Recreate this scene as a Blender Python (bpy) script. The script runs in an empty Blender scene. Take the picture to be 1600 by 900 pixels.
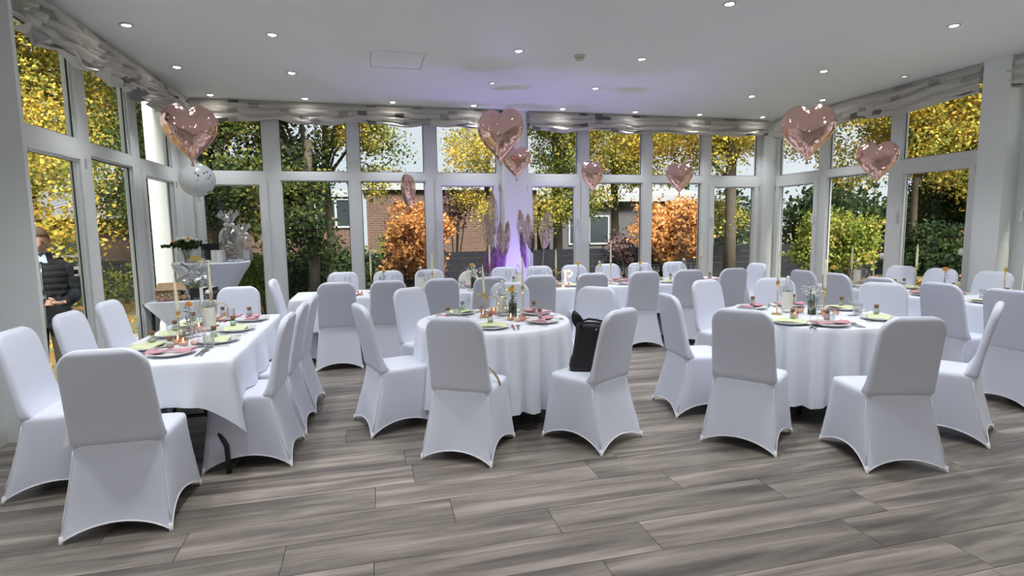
import bpy, math, random
import numpy as np
from math import pi, sin, cos, atan2, sqrt, hypot
from mathutils import Matrix, Vector
random.seed(7); RNG = np.random.default_rng(11)
S = bpy.context.scene
COL = S.collection

# ---------------------------------------------------------------- camera, sky, exposure
cd = bpy.data.cameras.new('camera'); cam = bpy.data.objects.new('camera', cd); COL.objects.link(cam)
cd.sensor_width = 36.0; cd.lens = 863.4 / 1600 * 36.0; cd.clip_end = 300
R_, U_, F_ = Vector((.96947, -.24483, -.01375)), Vector((.04002, .10267, .99391)), Vector((.24193, .96411, -.10933))
M = Matrix((R_, U_, -F_)).transposed().to_4x4(); M.translation = (0, 0, 1.5)
cam.matrix_world = M
S.camera = cam
S.view_settings.view_transform = 'Standard'; S.view_settings.look = 'None'
S.view_settings.gamma = 1; S.view_settings.use_curve_mapping = False
S.view_settings.exposure = 1.05
W = bpy.data.worlds.new('overcast sky'); S.world = W; W.use_nodes = True
wn = W.node_tree; wn.nodes.clear()
wo = wn.nodes.new('ShaderNodeOutputWorld'); wb = wn.nodes.new('ShaderNodeBackground')
tc = wn.nodes.new('ShaderNodeTexCoord'); sn = wn.nodes.new('ShaderNodeTexNoise'); sr = wn.nodes.new('ShaderNodeValToRGB')
sn.inputs['Scale'].default_value = 2.2; sn.inputs['Detail'].default_value = 4
sr.color_ramp.elements[0].position = .35; sr.color_ramp.elements[0].color = (.70, .77, .84, 1)
sr.color_ramp.elements[1].position = .7; sr.color_ramp.elements[1].color = (.90, .93, .96, 1)
wn.links.new(tc.outputs['Generated'], sn.inputs['Vector']); wn.links.new(sn.outputs['Fac'], sr.inputs['Fac'])
wn.links.new(sr.outputs['Color'], wb.inputs['Color']); wb.inputs['Strength'].default_value = .53
wn.links.new(wb.outputs['Background'], wo.inputs['Surface'])
sl = bpy.data.lights.new('sun behind thin cloud', 'SUN'); sl.energy = 6.6; sl.angle = math.radians(20); sl.color = (1, .95, .88)
so = bpy.data.objects.new('sun', sl); COL.objects.link(so); so.rotation_euler = (math.radians(42), 0, math.radians(3))
try:
    S.cycles.use_denoising = True; S.cycles.max_bounces = 10; S.cycles.transparent_max_bounces = 24
    S.cycles.diffuse_bounces = 5; S.cycles.glossy_bounces = 4; S.cycles.transmission_bounces = 6
    S.cycles.sample_clamp_indirect = 4.0; S.cycles.caustics_reflective = False; S.cycles.caustics_refractive = False
except Exception: pass
DOWNLIGHT_W = 46.0

# ---------------------------------------------------------------- helpers: objects
def tag(o, label=None, cat=None, group=None, kind=None):
    if label: o['label'] = label
    if cat: o['category'] = cat
    if group: o['group'] = group
    if kind: o['kind'] = kind
    return o
def empty(name, label, cat, loc=(0, 0, 0), rz=0.0, group=None):
    o = bpy.data.objects.new(name, None); COL.objects.link(o)
    o.location = loc; o.rotation_euler = (0, 0, rz); o.empty_display_size = .1
    return tag(o, label, cat, group)
def link(name, me, parent=None, loc=(0, 0, 0), rot=(0, 0, 0)):
    o = bpy.data.objects.new(name, me); COL.objects.link(o)
    o.location = loc; o.rotation_euler = rot
    if parent: o.parent = parent
    return o
class MB:
    """collects geometry for ONE mesh"""
    def __init__(s): s.v = []; s.f = []; s.sm = []
    def add(s, vs, fs, smooth=False):
        b = len(s.v); s.v += [tuple(p) for p in vs]
        s.f += [tuple(i + b for i in f) for f in fs]; s.sm += [smooth] * len(fs); return s
    def box(s, x0, x1, y0, y1, z0, z1):
        x0, x1 = min(x0, x1), max(x0, x1); y0, y1 = min(y0, y1), max(y0, y1); z0, z1 = min(z0, z1), max(z0, z1)
        vs = [(x, y, z) for z in (z0, z1) for y in (y0, y1) for x in (x0, x1)]
        return s.add(vs, [(0, 2, 3, 1), (4, 5, 7, 6), (0, 1, 5, 4), (2, 6, 7, 3), (0, 4, 6, 2), (1, 3, 7, 5)])
    def rings(s, rings, closed=True, cap0=True, cap1=True, smooth=True):
        n = len(rings[0]); vs = [p for r in rings for p in r]; fs = []
        for i in range(len(rings) - 1):
            for j in range(n if closed else n - 1):
                a = i * n + j; b = i * n + (j + 1) % n
                fs.append((a, b, b + n, a + n))
        if cap0: fs.append(tuple(range(n))[::-1])
        if cap1: fs.append(tuple((len(rings) - 1) * n + j for j in range(n)))
        return s.add(vs, fs, smooth)
    def lathe(s, prof, n=16, c=(0, 0, 0), cap0=True, cap1=True, smooth=True):
        return s.rings([[(c[0] + r * cos(2 * pi * k / n), c[1] + r * sin(2 * pi * k / n), c[2] + z) for k in range(n)] for r, z in prof], True, cap0, cap1, smooth)
    def tube(s, pts, rad, n=6, cap=True, closed=False, smooth=True):
        P = [Vector(p) for p in pts]; m = len(P)
        R = rad if isinstance(rad, (list, tuple)) else [rad] * m
        rings = []; up = None
        for i in range(m):
            t = (P[(i + 1) % m] - P[i - 1]) if closed else (P[min(i + 1, m - 1)] - P[max(i - 1, 0)])
            t = t.normalized() if t.length > 1e-9 else Vector((0, 0, 1))
            if up is None:
                up = Vector((0, 0, 1)) if abs(t.z) < .9 else Vector((1, 0, 0))
            a = t.cross(up)
            if a.length < 1e-6: a = t.cross(Vector((0, 1, 0)))
            a.normalize(); b = a.cross(t).normalized(); up = b
            rings.append([tuple(P[i] + R[i] * (cos(2 * pi * k / n) * a + sin(2 * pi * k / n) * b)) for k in range(n)])
        if closed: rings.append(rings[0]); cap = False
        return s.rings(rings, True, cap, cap, smooth)
    def sphere(s, c, r, nu=10, nv=7):
        rx, ry, rz = r if isinstance(r, (tuple, list)) else (r, r, r)
        rg = []
        for i in range(nv + 1):
            a = -pi / 2 + pi * (i / nv) * .998 + .001 * pi
            rg.append([(c[0] + rx * cos(a) * cos(2 * pi * k / nu), c[1] + ry * cos(a) * sin(2 * pi * k / nu), c[2] + rz * sin(a)) for k in range(nu)])
        return s.rings(rg)
    def mesh(s, name, mat):
        me = bpy.data.meshes.new(name); me.from_pydata(s.v, [], s.f)
        me.polygons.foreach_set('use_smooth', s.sm)
        if mat: me.materials.append(mat)
        me.update(); return me
    def build(s, name, mat, parent=None, loc=(0, 0, 0), rot=(0, 0, 0)):
        return link(name, s.mesh(name, mat), parent, loc, rot)
def copy_tree(o, loc, rz, label=None, group=None):
    r = o.copy(); COL.objects.link(r); r.location = loc; r.rotation_euler = (0, 0, rz)
    if label: r['label'] = label
    if group: r['group'] = group
    for ch in o.children:
        c = ch.copy(); COL.objects.link(c); c.parent = r
        for g in ch.children:
            d = g.copy(); COL.objects.link(d); d.parent = c
    return r
def rrect(w, d, r, n=5, z=0, cx=0, cy=0):
    """rounded rectangle ring, half sizes w,d"""
    r = min(r, w * .999, d * .999); out = []
    for k, (sx, sy) in enumerate(((1, 1), (-1, 1), (-1, -1), (1, -1))):
        for i in range(n + 1):
            a = k * pi / 2 + i / n * pi / 2
            out.append((cx + sx * (w - r) + r * cos(a), cy + sy * (d - r) + r * sin(a), z))
    return out
def face(fx, fy): return atan2(-fx, fy)

# ---------------------------------------------------------------- materials (all procedural)
def nodes(name):
    m = bpy.data.materials.new(name); m.use_nodes = True
    nt = m.node_tree; return m, nt, nt.nodes['Principled BSDF'], nt.nodes, nt.links
def mat(name, col, rough=.6, metal=0.0, var=.0, vscale=8, bump=0.0, bscale=40, emit=None, es=0, spec=.5, sheen=0, trans=0, coat=0):
    m, nt, P, N, L = nodes(name)
    P.inputs['Base Color'].default_value = (*col, 1); P.inputs['Roughness'].default_value = rough
    P.inputs['Metallic'].default_value = metal; P.inputs['Specular IOR Level'].default_value = spec
    if sheen: P.inputs['Sheen Weight'].default_value = sheen
    if coat: P.inputs['Coat Weight'].default_value = coat
    if trans: P.inputs['Transmission Weight'].default_value = trans
    if emit: P.inputs['Emission Color'].default_value = (*emit, 1); P.inputs['Emission Strength'].default_value = es
    if var or bump:
        t = N.new('ShaderNodeTexCoord')
    if var:
        nz = N.new('ShaderNodeTexNoise'); nz.inputs['Scale'].default_value = vscale; nz.inputs['Detail'].default_value = 3
        mx = N.new('ShaderNodeMix'); mx.data_type = 'RGBA'
        mx.inputs['A'].default_value = (*[c * (1 - var) for c in col], 1); mx.inputs['B'].default_value = (*[min(1, c * (1 + var)) for c in col], 1)
        L.new(t.outputs['Object'], nz.inputs['Vector']); L.new(nz.outputs['Fac'], mx.inputs['Factor']); L.new(mx.outputs['Result'], P.inputs['Base Color'])
    if bump:
        nb = N.new('ShaderNodeTexNoise'); nb.inputs['Scale'].default_value = bscale; nb.inputs['Detail'].default_value = 2
        bp = N.new('ShaderNodeBump'); bp.inputs['Strength'].default_value = bump; bp.inputs['Distance'].default_value = .01
        L.new(t.outputs['Object'], nb.inputs['Vector']); L.new(nb.outputs['Fac'], bp.inputs['Height']); L.new(bp.outputs['Normal'], P.inputs['Normal'])
    return m
def glassy(name, tint=(1, 1, 1), refl=1.0, rough=0.0, power=5):
    """thin glass: clear pass-through with a Fresnel mirror, no refraction"""
    m = bpy.data.materials.new(name); m.use_nodes = True; nt = m.node_tree; N, L = nt.nodes, nt.links; N.clear()
    o = N.new('ShaderNodeOutputMaterial'); tr = N.new('ShaderNodeBsdfTransparent'); gl = N.new('ShaderNodeBsdfGlossy'); mx = N.new('ShaderNodeMixShader')
    fr = N.new('ShaderNodeLayerWeight'); fr.inputs['Blend'].default_value = .5        # symmetric Schlick term, the same from both sides
    pw = N.new('ShaderNodeMath'); pw.operation = 'POWER'; pw.inputs[1].default_value = power; L.new(fr.outputs['Facing'], pw.inputs[0])
    ml = N.new('ShaderNodeMath'); ml.operation = 'MULTIPLY_ADD'; ml.inputs[1].default_value = min(.96, .8 * refl); ml.inputs[2].default_value = .035 * refl; L.new(pw.outputs[0], ml.inputs[0])
    tr.inputs['Color'].default_value = (*tint, 1); gl.inputs['Roughness'].default_value = rough
    L.new(ml.outputs[0], mx.inputs['Fac']); L.new(tr.outputs[0], mx.inputs[1]); L.new(gl.outputs[0], mx.inputs[2]); L.new(mx.outputs[0], o.inputs['Surface'])
    return m
MT = {}
MT['cover'] = mat('white stretch fabric', (.70, .73, .83), .75, sheen=.15, bump=.06, bscale=160)
MT['hem'] = mat('white hem band', (.84, .84, .87), .7)
MT['cream'] = mat('cream fabric', (.86, .83, .76), .7)
MT['cloth'] = mat('white table linen', (.76, .79, .85), .7, sheen=.1, bump=.08, bscale=30)
MT['wall'] = mat('painted white wall', (.74, .76, .755), .6, bump=.03, bscale=90)
MT['ceil'] = mat('matt white ceiling paint', (.79, .80, .80), .8)
MT['pvc'] = mat('white window plastic', (.68, .70, .70), .35, var=.02)
MT['gasket'] = mat('black rubber gasket', (.012, .012, .013), .6)
MT['glass'] = glassy('window glass', (.95, .965, .96), .38)
MT['clear'] = glassy('drinking glass', (.94, .955, .955), 2.0, .02, 2.2)
MT['greenglass'] = glassy('green vase glass', (.45, .5, .36), 1.6)
MT['pinkglass'] = glassy('pink tealight glass', (.97, .80, .78), 1.6)
MT['cello'] = glassy('cellophane wrap', (.90, .92, .95), 4.5, .22, 1.6)
MT['black'] = mat('black metal', (.015, .015, .017), .4, spec=.5)
MT['leather'] = mat('black leather', (.010, .010, .012), .5, bump=.2, bscale=60)
MT['tan'] = mat('tan leather', (.30, .20, .07), .5, var=.2)
MT['chrome'] = mat('brushed steel', (.62, .62, .64), .22, 1)
MT['gold'] = mat('brass', (.72, .52, .16), .28, 1)
MT['rosegold'] = mat('rose gold wire', (.60, .22, .18), .3, 1)
MT['china'] = mat('white china', (.84, .84, .85), .18, coat=.3)
MT['pink'] = mat('dusty pink napkin', (.57, .30, .36), .85, var=.06, vscale=30)
MT['green'] = mat('pale green napkin', (.66, .71, .44), .85, var=.06, vscale=30)
MT['cork'] = mat('cork', (.24, .13, .065), .9, var=.3, vscale=90)
MT['jar'] = glassy('mini jar glass', (.85, .88, .84), 2.0)
MT['taper'] = mat('ivory taper wax', (.84, .80, .58), .5)
MT['paper'] = mat('white paper', (.85, .84, .78), .8)
MT['ivory'] = mat('ivory label', (.80, .78, .68), .8, var=.12, vscale=60)
MT['foil'] = mat('rose gold foil', (.82, .53, .47), .10, 1, bump=.10, bscale=9)
MT['stem'] = mat('green stem', (.06, .11, .03), .7)
MT['leafgreen'] = mat('flower leaves', (.05, .12, .03), .7, var=.4, vscale=20)
MT['peach'] = mat('peach petals', (.85, .50, .22), .7, var=.2, vscale=30)
MT['yellow'] = mat('yellow petals', (.85, .66, .16), .7, var=.15, vscale=30)
MT['whiteflower'] = mat('white petals', (.86, .86, .80), .7)
MT['purplefl'] = mat('pale lilac sprigs', (.62, .58, .60), .8, var=.2, vscale=50)
MT['flame'] = mat('candle flame', (1, .7, .3), .5, emit=(1, .62, .25), es=4)
MT['bulb'] = mat('warm bulb', (1, .85, .6), .5, emit=(1, .72, .38), es=2.2)
MT['lamp'] = mat('downlight lens', (1, 1, 1), .3, emit=(1, .95, .88), es=26)
MT['lampoff'] = mat('dim downlight lens', (.8, .8, .8), .3, emit=(1, .97, .92), es=.5)
MT['trim'] = mat('satin nickel ring', (.5, .5, .5), .35, .8)
MT['bark'] = mat('tree bark', (.085, .072, .055), .9, spec=.15, var=.35, vscale=14, bump=.6, bscale=25)
MT['wood'] = mat('birch slice', (.42, .28, .16), .8, var=.3, vscale=25)
MT['fence'] = mat('dark grey fence board', (.016, .017, .022), .8, spec=.12, var=.25, vscale=7)
MT['fencepost'] = mat('pale fence post', (.12, .12, .12), .6)
MT['pampas'] = mat('pampas plume', (.62, .50, .40), .95, var=.25, vscale=30)
MT['skin'] = mat('skin', (.55, .33, .25), .6)
MT['hair'] = mat('short brown hair', (.085, .055, .032), .8, bump=.4, bscale=120)
MT['jacket'] = mat('dark puffer jacket', (.013, .015, .019), .7, spec=.22)
MT['trousers'] = mat('dark brown trousers', (.045, .035, .028), .85)
MT['shirt'] = mat('light blue shirt', (.35, .43, .55), .8)
MT['purple'] = mat('plume painted violet-lit', (.50, .24, .55), .95, var=.25, vscale=30)  # violet uplight painted into the colour of the lower plumes
MT['dimple'] = mat('cream plastic', (.62, .58, .50), .6)
MT['darkwood'] = mat('dark table top', (.05, .045, .04), .6)
MT['terracotta'] = mat('copper glitter glass', (.25, .10, .06), .3, .5, var=.3, vscale=60)

def floor_mat():
    m, nt, P, N, L = nodes('grey brown oak vinyl')
    g = N.new('ShaderNodeNewGeometry'); oi = N.new('ShaderNodeObjectInfo')
    off = N.new('ShaderNodeVectorMath'); off.operation = 'MULTIPLY_ADD'
    cb = N.new('ShaderNodeCombineXYZ')
    for k in ('X', 'Y', 'Z'): L.new(oi.outputs['Random'], cb.inputs[k])
    off.inputs[1].default_value = (37, 53, 11)
    L.new(cb.outputs[0], off.inputs[0]); L.new(g.outputs['Position'], off.inputs[2])
    def noise(sx, sy, scale, det, rough=.6, dist=0):
        mp = N.new('ShaderNodeMapping'); mp.inputs['Scale'].default_value = (sx, sy, 1)
        n = N.new('ShaderNodeTexNoise'); n.inputs['Scale'].default_value = scale; n.inputs['Detail'].default_value = det; n.inputs['Roughness'].default_value = rough; n.inputs['Distortion'].default_value = dist
        L.new(off.outputs[0], mp.inputs['Vector']); L.new(mp.outputs[0], n.inputs['Vector']); return n
    a = noise(.55, 6, 1.6, 5, .6, .5); b = noise(1.3, 40, 2.2, 4, .7, .2)
    r = N.new('ShaderNodeValToRGB'); e = r.color_ramp.elements
    e[0].position = .34; e[0].color = (.092, .080, .072, 1); e[1].position = .70; e[1].color = (.385, .345, .29, 1)
    x = e.new(.5); x.color = (.205, .178, .15, 1)
    L.new(a.outputs['Fac'], r.inputs['Fac'])
    r2 = N.new('ShaderNodeMapRange'); r2.inputs['From Min'].default_value = .3; r2.inputs['From Max'].default_value = .7; r2.inputs['To Min'].default_value = .78; r2.inputs['To Max'].default_value = 1.2
    L.new(b.outputs['Fac'], r2.inputs['Value'])
    r3 = N.new('ShaderNodeMapRange'); r3.inputs['To Min'].default_value = .78; r3.inputs['To Max'].default_value = 1.2
    L.new(oi.outputs['Random'], r3.inputs['Value'])
    mu = N.new('ShaderNodeMath'); mu.operation = 'MULTIPLY'; L.new(r2.outputs[0], mu.inputs[0]); L.new(r3.outputs[0], mu.inputs[1])
    vm = N.new('ShaderNodeVectorMath'); vm.operation = 'SCALE'; L.new(r.outputs['Color'], vm.inputs[0]); L.new(mu.outputs[0], vm.inputs['Scale'])
    L.new(vm.outputs[0], P.inputs['Base Color'])
    P.inputs['Roughness'].default_value = .34; P.inputs['Specular IOR Level'].default_value = .5
    bp = N.new('ShaderNodeBump'); bp.inputs['Strength'].default_value = .12; bp.inputs['Distance'].default_value = .004
    L.new(b.outputs['Fac'], bp.inputs['Height']); L.new(bp.outputs[0], P.inputs['Normal'])
    return m
MT['floor'] = floor_mat()
MT['joint'] = mat('dark plank joint', (.035, .030, .027), .8)

def blind_mat():
    m, nt, P, N, L = nodes('taupe blind fabric with grey squares')
    uv = N.new('ShaderNodeUVMap'); mp = N.new('ShaderNodeVectorMath'); mp.operation = 'MULTIPLY'; mp.inputs[1].default_value = (1 / .13, 1 / .11, 1)
    fl = N.new('ShaderNodeVectorMath'); fl.operation = 'FLOOR'; wnz = N.new('ShaderNodeTexWhiteNoise'); wnz.noise_dimensions = '2D'
    L.new(uv.outputs[0], mp.inputs[0]); L.new(mp.outputs[0], fl.inputs[0]); L.new(fl.outputs[0], wnz.inputs['Vector'])
    r = N.new('ShaderNodeValToRGB'); r.color_ramp.interpolation = 'CONSTANT'; e = r.color_ramp.elements
    e[0].position = 0; e[0].color = (.56, .545, .505, 1); e[1].position = .80; e[1].color = (.36, .35, .335, 1)
    k = e.new(.90); k.color = (.17, .17, .175, 1); k = e.new(.94); k.color = (.56, .545, .51, 1)
    L.new(wnz.outputs['Value'], r.inputs['Fac']); L.new(r.outputs[0], P.inputs['Base Color'])
    P.inputs['Roughness'].default_value = .85
    return m
MT['blind'] = blind_mat()

def leaf_mat(name, cols, tr=.35, nscale=.9):
    m = bpy.data.materials.new(name); m.use_nodes = True; nt = m.node_tree; N, L = nt.nodes, nt.links; N.clear()
    o = N.new('ShaderNodeOutputMaterial'); d = N.new('ShaderNodeBsdfDiffuse'); t = N.new('ShaderNodeBsdfTranslucent'); mx = N.new('ShaderNodeMixShader'); mx.inputs['Fac'].default_value = tr
    g = N.new('ShaderNodeNewGeometry'); tcn = N.new('ShaderNodeTexCoord'); n = N.new('ShaderNodeTexNoise'); n.inputs['Scale'].default_value = nscale; n.inputs['Detail'].default_value = 2
    L.new(tcn.outputs['Object'], n.inputs['Vector'])
    ad = N.new('ShaderNodeMath'); ad.operation = 'MULTIPLY_ADD'; ad.inputs[1].default_value = .55
    sb = N.new('ShaderNodeMath'); sb.operation = 'MULTIPLY_ADD'; sb.inputs[1].default_value = 1.5; sb.inputs[2].default_value = -.52
    L.new(n.outputs['Fac'], sb.inputs[0]); L.new(g.outputs['Random Per Island'], ad.inputs[0]); L.new(sb.outputs[0], ad.inputs[2])
    r = N.new('ShaderNodeValToRGB'); e = r.color_ramp.elements
    e[0].position = .08; e[0].color = (*cols[0], 1); e[1].position = .95; e[1].color = (*cols[-1], 1)
    for i, c in enumerate(cols[1:-1]):
        k = e.new(.08 + .87 * (i + 1) / (len(cols) - 1)); k.color = (*c, 1)
    L.new(ad.outputs[0], r.inputs['Fac'])
    L.new(r.outputs[0], d.inputs['Color']); L.new(r.outputs[0], t.inputs['Color']); L.new(d.outputs[0], mx.inputs[1]); L.new(t.outputs[0], mx.inputs[2]); L.new(mx.outputs[0], o.inputs['Surface'])
    return m
MT['l_yellow'] = leaf_mat('yellow autumn leaves', [(.10, .15, .035), (.30, .31, .07), (.66, .50, .10), (.82, .52, .09)], nscale=1.3)
MT['l_mix'] = leaf_mat('green and yellow leaves', [(.035, .06, .018), (.10, .14, .035), (.30, .29, .07), (.68, .47, .09)])
MT['l_gold'] = leaf_mat('golden green leaves', [(.10, .13, .035), (.26, .27, .06), (.62, .46, .09), (.82, .56, .10)])
MT['l_dark'] = leaf_mat('dark green leaves', [(.018, .035, .016), (.045, .075, .028), (.11, .14, .045), (.40, .32, .07)])
MT['l_hedge'] = leaf_mat('evergreen hedge leaves', [(.014, .028, .014), (.03, .055, .024), (.06, .09, .03), (.10, .13, .05)])
MT['l_orange'] = leaf_mat('orange maple leaves', [(.22, .11, .045), (.46, .22, .08), (.70, .36, .13), (.82, .52, .26)])
MT['l_bush'] = leaf_mat('bush leaves', [(.05, .085, .02), (.14, .19, .04), (.30, .33, .07), (.45, .33, .09)], nscale=2)
MT['l_light'] = leaf_mat('light green leaves', [(.08, .14, .03), (.18, .28, .06), (.30, .40, .10)])
MT['litter'] = leaf_mat('fallen leaves', [(.20, .13, .05), (.45, .25, .07), (.62, .36, .09)])
MT['lawn'] = mat('lawn and leaf litter', (.12, .11, .05), .95, var=.6, vscale=3)
MT['paving'] = mat('grey terrace paving', (.27, .26, .25), .9, var=.25, vscale=4)
MT['roof'] = mat('pale corrugated roof', (.24, .24, .25), .6, var=.1)
MT['stone'] = mat('grey stone wall', (.12, .12, .12), .9, var=.4, vscale=5)
MT['housewall'] = mat('grey rendered wall', (.07, .07, .075), .9, var=.15)
MT['brownwall'] = mat('brown brick wall', (.085, .055, .042), .9, var=.3, vscale=9)
MT['fascia'] = mat('pale fascia board', (.28, .30, .32), .6)
MT['darkglass'] = mat('dark window of the far house', (.03, .04, .045), .08)
def brick_mat():
    m, nt, P, N, L = nodes('red brown brickwork')
    t = N.new('ShaderNodeTexCoord'); sp = N.new('ShaderNodeSeparateXYZ'); cb = N.new('ShaderNodeCombineXYZ'); b = N.new('ShaderNodeTexBrick')
    L.new(t.outputs['Object'], sp.inputs[0]); L.new(sp.outputs['X'], cb.inputs['X']); L.new(sp.outputs['Z'], cb.inputs['Y']); L.new(cb.outputs[0], b.inputs['Vector'])
    b.inputs['Color1'].default_value = (.072, .034, .023, 1); b.inputs['Color2'].default_value = (.105, .054, .037, 1); b.inputs['Mortar'].default_value = (.125, .10, .085, 1)
    b.inputs['Scale'].default_value = 1; b.inputs['Brick Width'].default_value = .25; b.inputs['Row Height'].default_value = .083; b.inputs['Mortar Size'].default_value = .012
    L.new(b.outputs['Color'], P.inputs['Base Color']); P.inputs['Roughness'].default_value = .9
    return m
MT['brick'] = brick_mat()
# ---------------------------------------------------------------- the room
CZ = 3.28
def struct(name, mb, m, label, parent=None):
    o = mb.build(name, m, parent)
    return tag(o, label, name.split('_')[0].split('.')[0], kind='structure') if not parent else o
fl = struct('floor', MB().box(-2.85, 7.25, -2.6, 8.85, -.15, -.008), MT['joint'], 'grey brown oak-look plank floor of the hall')
PL, PW = 1.305, .2525
unit = MB().box(-.5, .5, -.5, .5, -1, 0).mesh('plank', MT['floor'])
known = {0: -.04, -1: .36, -2: .85, -3: 1.255, -4: .95, -5: 1.265}
rest = MB(); nplank = 0
for r in range(-23, 23):
    y0 = 2.94 + r * PW; y1 = y0 + PW
    if y0 > 8.8: break
    off = known.get(r, random.random() * PL)
    x = off - PL * math.ceil((off + 2.85) / PL)
    while x < 7.25:
        a, b = max(x, -2.6), min(x + PL, 7.2)
        x += PL
        if b - a < .03: continue
        if r >= -5:
            o = link('plank', unit, fl, ((a + b) / 2, (y0 + y1) / 2, 0)); o.scale = (b - a - .003, PW - .003, .008); nplank += 1
        else: rest.box(a + .0015, b - .0015, y0 + .0015, y1 - .0015, -.008, 0)
tag(rest.build('planks_behind_camera', MT['floor'], fl), kind='stuff')
struct('ceiling', MB().box(-2.85, 7.3, -2.6, 8.75, CZ, CZ + .2), MT['ceil'], 'flat white ceiling dotted with small downlights')
struct('wall_left', MB().box(-2.85, -2.6, -2.6, 4.62, 0, CZ), MT['wall'], 'white painted wall before the first window pillar')
struct('wall_right', MB().box(7.0, 7.25, -2.6, 2.2, 0, CZ), MT['wall'], 'white painted side wall beside the camera')
struct('wall_rear', MB().box(-2.85, 7.25, -2.75, -2.6, 0, CZ), MT['wall'], 'white painted wall behind the camera')
def pillar(n, x0, x1, y0, y1, label, z0=0, z1=CZ):
    o = MB().box(x0, x1, y0, y1, z0, z1).build('trim_%d' % n, MT['wall']); tag(o, label, 'pillar', kind='structure')
pillar(1, -2.85, -2.32, 4.62, 4.665, 'white square pillar in front of the window with the waiting man')
pillar(2, 2.02, 2.38, 8.44, 8.72, 'white pillar lit violet between the two pampas bunches')
pillar(3, 6.78, 7.25, 4.68, 4.97, 'wide white pillar between the side windows behind the candle')
pillar(4, -2.62, -2.38, 8.52, 8.72, 'white corner post behind the round white balloon')
pillar(5, 6.74, 7.1, 8.52, 8.72, 'white corner post left of the big heart balloon')
pillar(6, -2.97, -2.63, 8.74, 8.95, 'white outside wing wall seen through the narrow corner window', -.1, 3.5)
pillar(7, 7.1, 7.27, 8.72, 8.9, 'white outside wing wall seen through the first side window', -.1, 3.5)

# windows: P(u, d, z) maps along-wall, outward depth, height to the room
BACK = lambda u, d, z: (u, 8.58 + d, z)
LEFT = lambda u, d, z: (-2.5 - d, u, z)
RIGHT = lambda u, d, z: (7.0 + d, u, z)
def wbox(mb, P, u0, u1, d0, d1, z0, z1):
    a, b = P(u0, d0, z0), P(u1, d1, z1); mb.box(a[0], b[0], a[1], b[1], a[2], b[2])
def ring(mb, P, u0, u1, z0, z1, w, d0, d1, wb=None, wt=None):
    wb = wb or w; wt = wt or w
    wbox(mb, P, u0, u0 + w, d0, d1, z0, z1); wbox(mb, P, u1 - w, u1, d0, d1, z0, z1)
    wbox(mb, P, u0 + w, u1 - w, d0, d1, z0, z0 + wb); wbox(mb, P, u0 + w, u1 - w, d0, d1, z1 - wt, z1)
wcount = 0
def window(P, a0, a1, sash, label, g0=.09, g1=.09, handle=None, up0=None, up1=None):
    """one bay a0..a1 (frame edges); g0,g1 jamb widths; sash: the lower light opens"""
    global wcount; wcount += 1
    TZ0, TZ1 = 2.215, 2.325
    mb = MB(); a, b = a0 + g0, a1 - g1
    wbox(mb, P, a0, a, 0, .09, 0, CZ); wbox(mb, P, b, a1, 0, .09, 0, CZ)
    wbox(mb, P, a, b, 0, .09, 0, .10); wbox(mb, P, a, b, 0, .09, TZ0, TZ1); wbox(mb, P, a, b, 0, .09, 3.14, CZ)
    # stepped bead round the glass
    for z0, z1 in ((.10, TZ0), (TZ1, 3.14)):
        ring(mb, P, a - .001, b + .001, z0 - .001, z1 + .001, .018, .022, .085)
    w = mb.build('window_%d' % wcount, MT['pvc']); tag(w, label, 'window', kind='structure')
    q = MB(); lo = (a + .018, b - .018, .118, TZ0 - .018)
    if sash:
        s = MB(); ring(s, P, a - .02, b + .02, .08, TZ0 + .02, .085, -.022, .07); ring(s, P, a + .062, b - .062, .162, TZ0 - .062, .02, .0, .06)
        s.build('sash', MT['pvc'], w); lo = (a + .078, b - .078, .178, TZ0 - .078)
        hu = a - .02 if handle == 'hi' else b + .02
        hs = -1 if handle == 'hi' else 1
        hg = MB()
        for hz in (.3, 2.12): wbox(hg, P, hu - .012, hu + .012, -.03, -.002, hz - .045, hz + .045)
        hg.build('hinge', MT['trim'], w)
    ring(q, P, lo[0] - .004, lo[1] + .004, lo[2] - .004, lo[3] + .004, .011, .036, .046)
    ring(q, P, a + .014, b - .014, TZ1 + .014, 3.126, .011, .036, .046)
    q.build('gasket', MT['gasket'], w)
    p = MB(); wbox(p, P, lo[0], lo[1], .047, .049, lo[2], lo[3]); p.build('pane', MT['glass'], w)
    p = MB(); wbox(p, P, a + .018, b - .018, .047, .049, TZ1 + .018, 3.122); p.build('pane', MT['glass'], w)
    if sash and handle:
        u = b - .022 if handle == 'hi' else a + .022
        h = MB(); wbox(h, P, u - .016, u + .016, -.034, -.022, 1.50, 1.64); wbox(h, P, u - .010, u + .010, -.07, -.034, 1.60, 1.622); wbox(h, P, u - .011, u + .011, -.078, -.060, 1.49, 1.625)
        h.build('handle', MT['pvc'], w)
    return w
window(BACK, -2.42, -1.335, True, 'back window behind the high gift table with a white handle', .09, .11, 'hi')
window(BACK, -1.335, -.215, False, 'back window showing the dark linden trunk', .10, .08)
window(BACK, -.215, .905, False, 'back window showing brick house and round orange maple', .075, .085)
window(BACK, .905, 2.02, True, 'back window left of the violet pillar beside pampas plumes', .085, .075, 'lo')
window(BACK, 2.38, 3.385, True, 'back window right of the violet pillar', .05, .09, 'hi')
window(BACK, 3.385, 4.52, False, 'back window behind the small heart over the far table', .09, .085)
window(BACK, 4.52, 5.64, False, 'back window filled by the second orange maple', .09, .085)
window(BACK, 5.64, 6.74, True, 'back window showing a thick dark tree trunk', .09, .07, 'lo')
window(LEFT, 4.67, 5.95, True, 'side window where the man in the black jacket stands', .09, .11)
window(LEFT, 5.95, 7.08, False, 'middle side window facing the yellow linden', .08, .12)
window(LEFT, 7.08, 8.52, True, 'narrow corner side window by the gift tables', .10, .28)
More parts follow.
